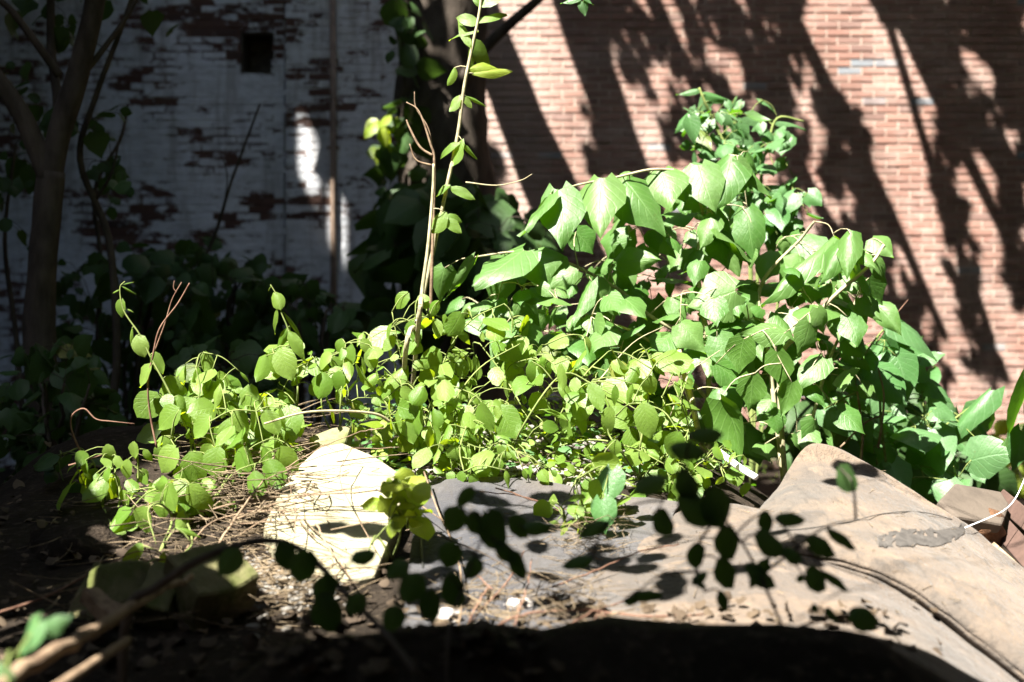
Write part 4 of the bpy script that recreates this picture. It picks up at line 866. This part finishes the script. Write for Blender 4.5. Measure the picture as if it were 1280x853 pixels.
def slab(name, label, cat, poly, thick, mat, parent=None, lift=.0):
    """thick board whose upper face passes through the given points (px, py, d)"""
    pts = [P(*p) for p in poly]; c = sum(pts, Vector())/len(pts); n = len(pts)
    a = Vector()
    for i in range(n): a += (pts[i]-c).cross(pts[(i+1) % n]-c)
    a.normalize()
    if a.z < 0: a = -a
    mb = MB(); mb.v = [p-a*(p-c).dot(a)*.8+a*lift for p in pts]; mb.v += [p-a*thick for p in mb.v]
    mb.f = [tuple(range(n)), tuple(range(2*n-1, n-1, -1))]+[(i, n+i, n+(i+1) % n, (i+1) % n) for i in range(n)]
    o = mb.build(name, M[mat], parent)
    import bmesh
    bmm = bmesh.new(); bmm.from_mesh(o.data); bmesh.ops.recalc_face_normals(bmm, faces=bmm.faces); bmm.to_mesh(o.data); bmm.free()
    bevel(o, min(.008, thick*.2)); 
    if label: tag(o, label, cat)
    return o
slab('stone_slab', 'pale cream stone slab glaring in the sun under dry twigs', 'slab', [(428, 536, 3.22), (470, 560, 3.15), (506, 592, 3.05), (500, 640, 2.82), (470, 700, 2.5), (410, 712, 2.45), (358, 690, 2.55), (330, 648, 2.72), (356, 595, 2.98), (398, 545, 3.18)], .06, 'slab', None, -.022)
slab('stone_slab', 'rough pale stone behind the cream slab top edge', 'slab', [(385, 545, 3.3), (415, 535, 3.36), (440, 530, 3.38), (432, 552, 3.27), (400, 560, 3.24)], .06, 'moss_stone')
# mossy timbers and stones
def timber(name, label, cat, p0, p1, w, h, mat, roll=0):
    a, b = P(*p0), P(*p1); ax = b-a; L = ax.length
    Mx = Matrix.Translation(a) @ ax.to_track_quat('X', 'Z').to_matrix().to_4x4() @ Matrix.Rotation(roll, 4, 'X')
    import bmesh
    bm = bmesh.new(); bmesh.ops.create_cube(bm, size=1); bmesh.ops.subdivide_edges(bm, edges=bm.edges[:], cuts=5, use_grid_fill=True)
    for v in bm.verts:
        v.co = Vector(((v.co.x+.5)*L, v.co.y*w, v.co.z*h)); v.co += noise.noise_vector(v.co*14+a*7)*.012
        v.co = Mx @ v.co
    me = bpy.data.meshes.new(name); bm.to_mesh(me); bm.free(); me.materials.append(M[mat])
    o = link(name, me); bevel(o, .004, 1); return tag(o, label, cat)
mb = MB(); mb.tube([tuple(P(158, 775, 2.25)), tuple(P(157, 745, 2.27)), tuple(P(156, 722, 2.29)), tuple(P(156, 708, 2.30))], [.066, .062, .060, .056], 14, .28, 3)
tag(bevel(mb.build('timber', M['moss_wood'], None), .006, 1), 'mossy timber stump standing left under the vine leaves', 'timber')
timber('timber', 'mossy timber lying behind the brown stub at lower left', 'timber', (95, 790, 2.25), (135, 715, 2.35), .05, .05, 'moss_wood')
timber('timber', 'short brown wooden stub among mossy timbers', 'timber', (108, 745, 2.15), (150, 772, 2.1), .035, .03, 'twig')
def rock(name, label, cat, c, s, mat, seed, group=None, parent=None, sub=2):
    import bmesh
    bm = bmesh.new(); bmesh.ops.create_icosphere(bm, subdivisions=sub, radius=1)
    for v in bm.verts:
        q = v.co.copy(); k = 1+.45*noise.noise(q*1.1+Vector((seed*3.7, 0, 0)))+.2*noise.noise(q*4+Vector((seed, 2, 0)))
        v.co = Vector((q.x*s[0]*k, q.y*s[1]*k, q.z*s[2]*k))+Vector(c)
    me = bpy.data.meshes.new(name); bm.to_mesh(me); bm.free(); me.materials.append(M[mat])
    if sub > 1: me.polygons.foreach_set('use_smooth', [sub > 2]*len(me.polygons))
    o = link(name, me, parent)
    return tag(o, label, cat, group) if label else o
timber('timber', 'wide mossy board end right of the stump with a curved shadow', 'timber', (222, 742, 2.22), (296, 722, 2.34), .13, .10, 'moss_wood', .5)
timber('timber', 'narrow mossy block wedged between the stump and the wide board', 'timber', (188, 775, 2.2), (214, 722, 2.3), .07, .08, 'moss_wood', .2)
rock('stone', 'dark stone in the lower left shade', 'stone', P(90, 700, 2.7), (.14, .1, .08), 'soil', 4, sub=3)
for i, (x, y, r, lab) in enumerate([(648, 760, .021, 'white stone lying on the lower grey felt'), (594, 790, .018, 'small white stone at the dark front edge of the felt'), (628, 572, .05, 'bright white stone on the gravel above the felt'), (610, 585, .03, 'small white stone left of the bright gravel stone'),
                                   (560, 775, .022, 'pale stone near the foot of the black cord'), (745, 480, .07, 'pinkish pale stone behind the trailing vine'), (690, 500, .06, 'half hidden pale stone behind the gravel'), (925, 580, .03, 'white stone chip under the dark leaves by the canvas peak')]):
    p = T(x, y); rock('stone', lab, 'stone', p+Vector((0, 0, r*.35)), (r*1.25, r, r*.7), 'stone_w' if i != 5 else 'moss_stone', 10+i)
# gravel
import bmesh
bm = bmesh.new(); bmesh.ops.create_icosphere(bm, subdivisions=1, radius=1)
ico = np.array([v.co[:] for v in bm.verts]); icf = np.array([[v.index for v in f.verts] for f in bm.faces]); bm.free()
V, Fc = [], []
for k in range(2600):
    p = G(random.gauss(345, 35), random.gauss(735, 22)) if k > 2300 else G(random.gauss(680, 95), U(515, 612))
    if p.y < 2.9 and k <= 2300: continue
    r = U(.004, .014); a = ico*np.array([r*U(.8, 1.4), r*U(.8, 1.4), r*U(.5, .9)])*(1+np.random.RandomState(k).uniform(-.2, .2, (len(ico), 1)))
    V.append(a+np.array(p)+np.array([0, 0, r*.4])); Fc.append(icf+len(ico)*(len(V)-1))
mb = MB(); mb.v = np.concatenate(V).tolist(); mb.f = [tuple(f) for f in np.concatenate(Fc).tolist()]
tag(mb.build('gravel', M['stone_g']), 'loose grey gravel among the weeds', 'gravel', None, 'stuff')
# dry litter: straws, bits of leaf
mb = MB()
def straw(x, y, spread=1, r=.0014, L=(.06, .22), up=.06):
    p = T(x, y)+Vector((0, 0, U(0.004, up))); a = U(0, 6.28); l = U(*L); dv = Vector((math.cos(a), math.sin(a), U(-.15, .25)))*l
    mid = p+dv*.5+rv()*l*U(.02, .14); e = p+dv
    for z in (mid, e):
        z.z = max(z.z, H(z.x, z.y)+.004, p.z-.02)
    mb.tube(spline([tuple(p), tuple(mid), tuple(e)], 3), (r, r*.5), 3)
for k in range(620): straw(random.gauss(338, 42), random.gauss(622, 36), r=U(.001, .0028), up=.12)
for k in range(300): straw(random.gauss(330, 60), random.gauss(735, 28), r=U(.001, .0025), L=(.04, .14))
for k in range(160): straw(U(540, 760), U(740, 800), r=U(.0008, .0018), L=(.03, .12))
for k in range(140): straw(random.gauss(735, 25), random.gauss(690, 12), r=U(.0006, .0013), L=(.02, .07), up=.06)
for k in range(110): straw(U(60, 240), U(640, 800), r=U(.001, .0022))
for k in range(200): straw(U(380, 900), U(510, 600), r=U(.0008, .002), L=(.04, .12))
for k in range(170): straw(U(560, 1000), U(640, 780), r=U(.0006, .0013), L=(.01, .05), up=.008)
for k in range(60): straw(U(980, 1270), U(590, 780), r=U(.0006, .0012), L=(.01, .04), up=.006)
tag(mb.build('dry_litter', M['straw'], None, True), 'tangled dry straw and twig litter on the mound', 'litter', None, 'stuff')
lit = []
brown = NT('dead_leaf'); rn = brown.n('NewGeometry').outputs['Random Per Island']
M['dead'] = brown.done(brown.pbr(brown.mix(rn, (.026, .018, .012), (.08, .058, .038)), .85, None, .2))
DL = [leaf_mesh('dead_leaf', M['dead'], OVAL, 4, .3*i-.3, .25, .0, .1, 70+i, (-1, 0, 1)) for i in range(3)]
for k in range(1100):
    p = (G(U(-60, 700), U(560, 860)) if k < 500 else T(U(300, 1180), U(755, 820))) if k < 650 else P(U(-300, 1500), 700, U(4, 8.5))
    p.z = (H(p.x, p.y) if p.y > 3.9 or k < 500 else p.z)+U(.004, .025)
    lit.append((random.choice(DL), leaf_matrix(p, p+Vector((U(-1, 1), U(-1, 1), U(-.15, .3))).normalized()*U(.012, .038), Vector((0, 0, 1))+rv()*.6)))
tag(merge('fallen_leaves', lit), 'brown fallen leaves scattered over the soil', 'leaves', None, 'stuff')

# ------------------------------------------------------------------ single twigs and sticks
def twig(name, label, cat, lines, mat='twig', sides=6, wob=0):
    mb = MB()
    for pts, r0, r1 in lines:
        q = spline([tuple(P(*p)) for p in pts], 6)
        if wob: q = [tuple(Vector(p)+rv()*wob) for p in q]
        mb.tube(q, (r0, r1), sides)
    return tag(mb.build(name, M[mat], None, True), label, cat)
twig('dry_tendril', 'dry brown tendril curling up in an arch over the left shade', 'tendril', [([(104, 572, 3.1), (90, 540, 3.1), (90, 520, 3.1), (105, 511, 3.1), (120, 524, 3.1), (140, 527, 3.1), (168, 530, 3.12)], .003, .0014), ([(86, 582, 3.1), (100, 578, 3.1), (130, 568, 3.15)], .003, .002)], 'twig_red')
twig('dry_twig', 'reddish forked dry twig standing beside the thin vine shoot', 'twig', [([(196, 560, 3.32), (188, 520, 3.32), (185, 480, 3.3), (192, 440, 3.3), (200, 410, 3.3), (222, 380, 3.3), (237, 354, 3.3)], .0032, .002), ([(193, 440, 3.31), (206, 405, 3.31), (215, 375, 3.31), (227, 353, 3.31)], .0022, .0013), ([(221, 366, 3.31), (217, 360, 3.31), (218, 351, 3.31)], .0016, .001)], 'twig_red')
twig('dry_stick', 'long pale bare stick lying across behind the cream slab', 'stick', [([(330, 530, 3.1), (380, 516, 3.15), (430, 514, 3.2), (470, 518, 3.25), (488, 528, 3.28)], .003, .005)], 'stem_pale')
twig('dry_stick', 'blurred thick brown stick in the lower left corner', 'stick', [([(-30, 870, 1.4), (60, 822, 1.52), (140, 775, 1.75), (200, 738, 1.95), (240, 722, 2.1)], .012, .006)], 'twig', wob=.004)
twig('dry_stick', 'second blurred brown stick just below the thick one', 'stick', [([(40, 880, 1.45), (100, 840, 1.55), (160, 800, 1.7)], .008, .006)], 'twig')
twig('dry_twig', 'thin reddish twig slanting down across the left shade', 'twig', [([(-20, 772, 2.2), (60, 745, 2.3), (130, 710, 2.4), (200, 700, 2.45), (280, 695, 2.5)], .003, .002), ([(130, 710, 2.4), (170, 690, 2.42), (215, 696, 2.45)], .002, .001)], 'twig_red')
twig('dry_twig', 'bundle of fine dry twigs crossing the cream slab', 'twig', [([(330, 600, 2.9), (420, 565, 2.98), (500, 560, 3.0)], .0016, .001), ([(300, 668, 2.62), (360, 640, 2.68), (470, 632, 2.72)], .0018, .001), ([(310, 640, 2.72), (390, 637, 2.7), (490, 640, 2.68)], .002, .001), ([(350, 720, 2.45), (370, 660, 2.6), (362, 600, 2.8)], .0018, .001), ([(440, 560, 3.05), (425, 600, 2.85), (470, 690, 2.5)], .0014, .001), ([(250, 640, 2.85), (320, 625, 2.85), (400, 618, 2.82), (500, 612, 2.8)], .003, .0015), ([(290, 650, 2.75), (380, 620, 2.78), (450, 610, 2.8), (480, 608, 2.8)], .0022, .001), ([(300, 655, 2.7), (400, 650, 2.65), (500, 655, 2.6)], .0018, .001),
     ([(340, 595, 2.95), (400, 560, 3.02), (450, 540, 3.1), (480, 535, 3.1)], .0018, .001), ([(395, 655, 2.6), (415, 690, 2.5), (440, 725, 2.35)], .0025, .0018), ([(260, 700, 2.6), (300, 640, 2.72), (330, 600, 2.9)], .0035, .002), ([(230, 690, 2.6), (270, 650, 2.72), (330, 640, 2.75)], .0028, .0015)], 'twig', wob=.002)
twig('dry_twig', 'dark thin wiry stem across the grey felt corner', 'twig', [([(470, 612, 2.75), (500, 628, 2.7), (540, 665, 2.6), (600, 690, 2.5), (650, 720, 2.4)], .0022, .0014), ([(505, 640, 2.68), (540, 640, 2.7)], .0015, .001)], 'bark_dark')
twig('dry_twig', 'pale pinkish stem slanting over the grey felt', 'twig', [([(530, 590, 2.95), (548, 640, 2.75), (570, 690, 2.5), (578, 740, 2.3), (572, 790, 2.0)], .0024, .0018), ([(520, 628, 2.8), (560, 655, 2.65)], .0018, .0012)], 'twig')
twig('dry_twig', 'reddish dry stems bent over the front of the felt', 'twig', [([(560, 805, 1.95), (600, 765, 2.15), (640, 720, 2.35), (655, 690, 2.45)], .0025, .0015), ([(580, 790, 2.0), (606, 740, 2.22), (614, 735, 2.23), (590, 715, 2.3)], .002, .0012), ([(585, 800, 1.95), (650, 770, 2.1), (720, 762, 2.15), (800, 770, 2.1), (880, 768, 2.1)], .003, .002),
     ([(700, 790, 2.0), (740, 765, 2.12), (790, 750, 2.2)], .002, .0012), ([(640, 790, 2.0), (660, 730, 2.3), (664, 700, 2.4)], .002, .0012), ([(690, 735, 2.3), (740, 715, 2.4), (800, 690, 2.5), (850, 680, 2.55)], .0022, .0012), ([(742, 795, 2.0), (745, 770, 2.08), (770, 775, 2.08)], .002, .001)], 'twig_red', wob=.002)
twig('dry_twig', 'fine reddish stems along the back edge of the felt', 'twig', [([(620, 610, 2.9), (680, 630, 2.85), (720, 640, 2.8)], .002, .001), ([(600, 615, 2.9), (660, 622, 2.88), (700, 640, 2.8)], .0016, .001)], 'twig_red', wob=.002)
twig('dry_stick', 'stout cut stem leaning in front of the arching shrub', 'stick', [([(848, 438, 3.5), (856, 470, 3.48), (865, 500, 3.45), (873, 540, 3.4)], .009, .009)], 'stem_pale', 8)
twig('dry_twig', 'fine bare twig with tiny buds by the stout cut stem', 'twig', [([(838, 520, 3.4), (858, 470, 3.4), (880, 452, 3.4), (900, 438, 3.4)], .002, .0012), ([(745, 480, 3.4), (790, 430, 3.4), (830, 408, 3.4)], .0022, .001)], 'stem_pale')
twig('dry_stick', 'bare dead twigs with curved tips beside the climbing stems', 'stick', [([(538, 400, 3.6), (541, 300, 3.58), (543, 205, 3.58), (538, 180, 3.58), (524, 140, 3.58), (508, 128, 3.58)], .006, .002), ([(541, 195, 3.58), (525, 184, 3.58), (512, 160, 3.58), (508, 150, 3.58)], .005, .0025), ([(540, 207, 3.58), (520, 200, 3.58), (512, 180, 3.58)], .004, .002), ([(541, 190, 3.6), (535, 160, 3.6), (520, 135, 3.6), (518, 115, 3.6)], .003, .0015)], 'twig')
twig('dry_twig', 'thin bare twig reaching right from the climbing stems', 'twig', [([(582, 228, 3.6), (620, 232, 3.6), (650, 226, 3.6), (665, 218, 3.6)], .0028, .0012)], 'stem_pale')
twig('dry_twig', 'fine red twigs at the right side of the round leaved bush', 'twig', [([(985, 262, 4.9), (1003, 247, 4.9), (1018, 236, 4.9)], .002, .001), ([(985, 262, 4.9), (1010, 264, 4.9)], .002, .001), ([(1095, 430, 4.2), (1115, 400, 4.2), (1135, 375, 4.2)], .003, .0015)], 'twig_red')
twig('dry_stick', 'white broken stalk by the base of the canvas peak', 'stick', [([(898, 565, 3.1), (925, 585, 3.05), (945, 597, 3.0)], .010, .009)], 'white')
twig('dry_twig', 'woody brown stems standing bare under the bindweed', 'stem', [([(1075, 585, 3.8), (1078, 540, 3.8), (1070, 480, 3.8)], .006, .004), ([(1098, 560, 3.9), (1105, 500, 3.9), (1098, 460, 3.9)], .005, .003), ([(1050, 560, 3.8), (1080, 530, 3.8), (1100, 520, 3.85)], .004, .003)], 'twig')
# broken board, planks, wire at right
bb = empty('broken_board', P(1215, 650, 3.1), 'broken weathered board end with rotten core beside the red planks', 'board')
slab('face', None, None, [(1172, 628, 3.0), (1195, 602, 3.12), (1252, 614, 3.16), (1262, 632, 3.1), (1254, 655, 2.98), (1198, 644, 2.94)], .035, 'chunk', bb)
rock('core', None, None, P(1216, 658, 3.04), (.075, .06, .05), 'chunk_in', 31, None, bb, 3)
def plank(label, p0, p1, w, t, mat, roll=0):
    a, b = P(*p0), P(*p1); ax = b-a
    Mx = Matrix.Translation(a) @ ax.to_track_quat('X', 'Z').to_matrix().to_4x4() @ Matrix.Rotation(roll, 4, 'X')
    o = MB().box((0, -w/2, -t/2), (ax.length, w/2, t/2), Mx).build('plank', M[mat]); bevel(o, .003); return tag(o, label, 'plank')
plank('upper red brown plank leaning behind the broken board', (1250, 622, 3.25), (1330, 690, 2.8), .05, .02, 'plank_red', .9)
plank('middle red brown plank leaning on the heap', (1246, 652, 3.15), (1320, 735, 2.7), .055, .02, 'plank_red', .7)
plank('dark narrow red plank at the right edge', (1262, 640, 3.3), (1350, 730, 2.8), .03, .02, 'plank_red', .2)
plank('thin raw tan plank below the red planks', (1224, 672, 3.08), (1320, 760, 2.6), .035, .015, 'plank_tan', .6)
slab('foam_piece', 'piece of white foam beneath the tan plank at right', 'foam', [(1262, 706, 2.9), (1295, 718, 2.9), (1295, 738, 2.84), (1270, 722, 2.84)], .03, 'white')
twig('white_wire', 'thin white wire bent across the broken board', 'wire', [([(1206, 660, 2.86), (1235, 648, 2.9), (1255, 638, 2.95), (1270, 622, 2.98), (1284, 590, 3.0), (1292, 560, 3.0)], .0013, .0013)], 'white')
# leafy branch added above the left corner (outside the picture) to keep the corner dim
items = []; mb = MB()
limb(mb, [(-2.6, .3, .3), (-2.3, .6, 1.4), (-1.9, 1.0, 2.2), (-1.5, 1.5, 2.6)], .05, .02, True)
for k in range(1260):
    x, y = U(-90, 125), U(575, 760)
    if k > 700: x, y = U(70, 330), U(775, 890)
    if k > 1200: x, y = random.choice([(188, 735), (300, 740), (120, 720), (240, 755)]); x += U(-14, 14); y += U(-8, 8)
    p = G(x, y)-LD*U(1.5, 2.2)
    if p.y > .3 and p.x/p.y > -.48 and p.z < CAMZ+.29*p.y: continue
    items.append((random.choice(LM['dark']), leaf_matrix(p, p+(rv()+Vector((0, 0, -.4))).normalized()*U(.08, .13), TOSUN*.6+Vector((0, 0, .5))+rv()*.5)))
ob = empty('corner_shade_shrub', (-2.6, .3, .2), 'added leafy shrub out of view that dims the lower left corner', 'shrub')
mb.build('trunk', M['bark'], ob, True); o = merge('crown', items, ob); o['kind'] = 'stuff'

# leafy branch over the camera, above the picture: its leaf shadows lie on the cloths
ob = Plant('overhanging_branch', 'leafy branch above the picture shading spots of the cloth', 'branch', (-.9, -.2, 2.9), None, 'bark', 'dark')
ob.stem([(-.9, -.2, 2.9), (-.6, .6, 2.85), (-.2, 1.2, 2.8), (.1, 1.5, 2.75)], .002, .0015, True)
ob.stem([(-.2, 1.2, 2.8), (.2, 1.55, 2.9), (.6, 1.9, 2.95), (.9, 2.2, 3.0)], .0016, .001, True)
for x, y, n, sp in [(640, 655, 5, 22), (690, 640, 5, 22), (735, 655, 5, 20), (800, 690, 4, 20), (835, 705, 3, 16), (720, 712, 3, 18), (770, 700, 3, 18), (1062, 592, 4, 9), (560, 700, 5, 16), (535, 725, 6, 16), (545, 755, 5, 16), (690, 765, 4, 14), (520, 690, 4, 14), (345, 640, 4, 16), (360, 600, 3, 14), (990, 660, 2, 14), (1030, 700, 3, 16), (905, 720, 3, 18), (860, 740, 2, 14), (600, 640, 3, 16), (450, 690, 3, 18)]:
    for k in range(n):
        p = T(x+random.gauss(0, sp), y+random.gauss(0, sp*.6))-LD*U(1.62, 2.0)
        if p.z < CAMZ+.275*p.y+.05: p = p-LD*.25
        a = TOSUN.cross(rv()).normalized()
        ob.put(p, p+a*U(.05, .085), TOSUN+rv()*.4, U(.75, 1.0), None, True, random.choice((0, 2)))
ob.done()
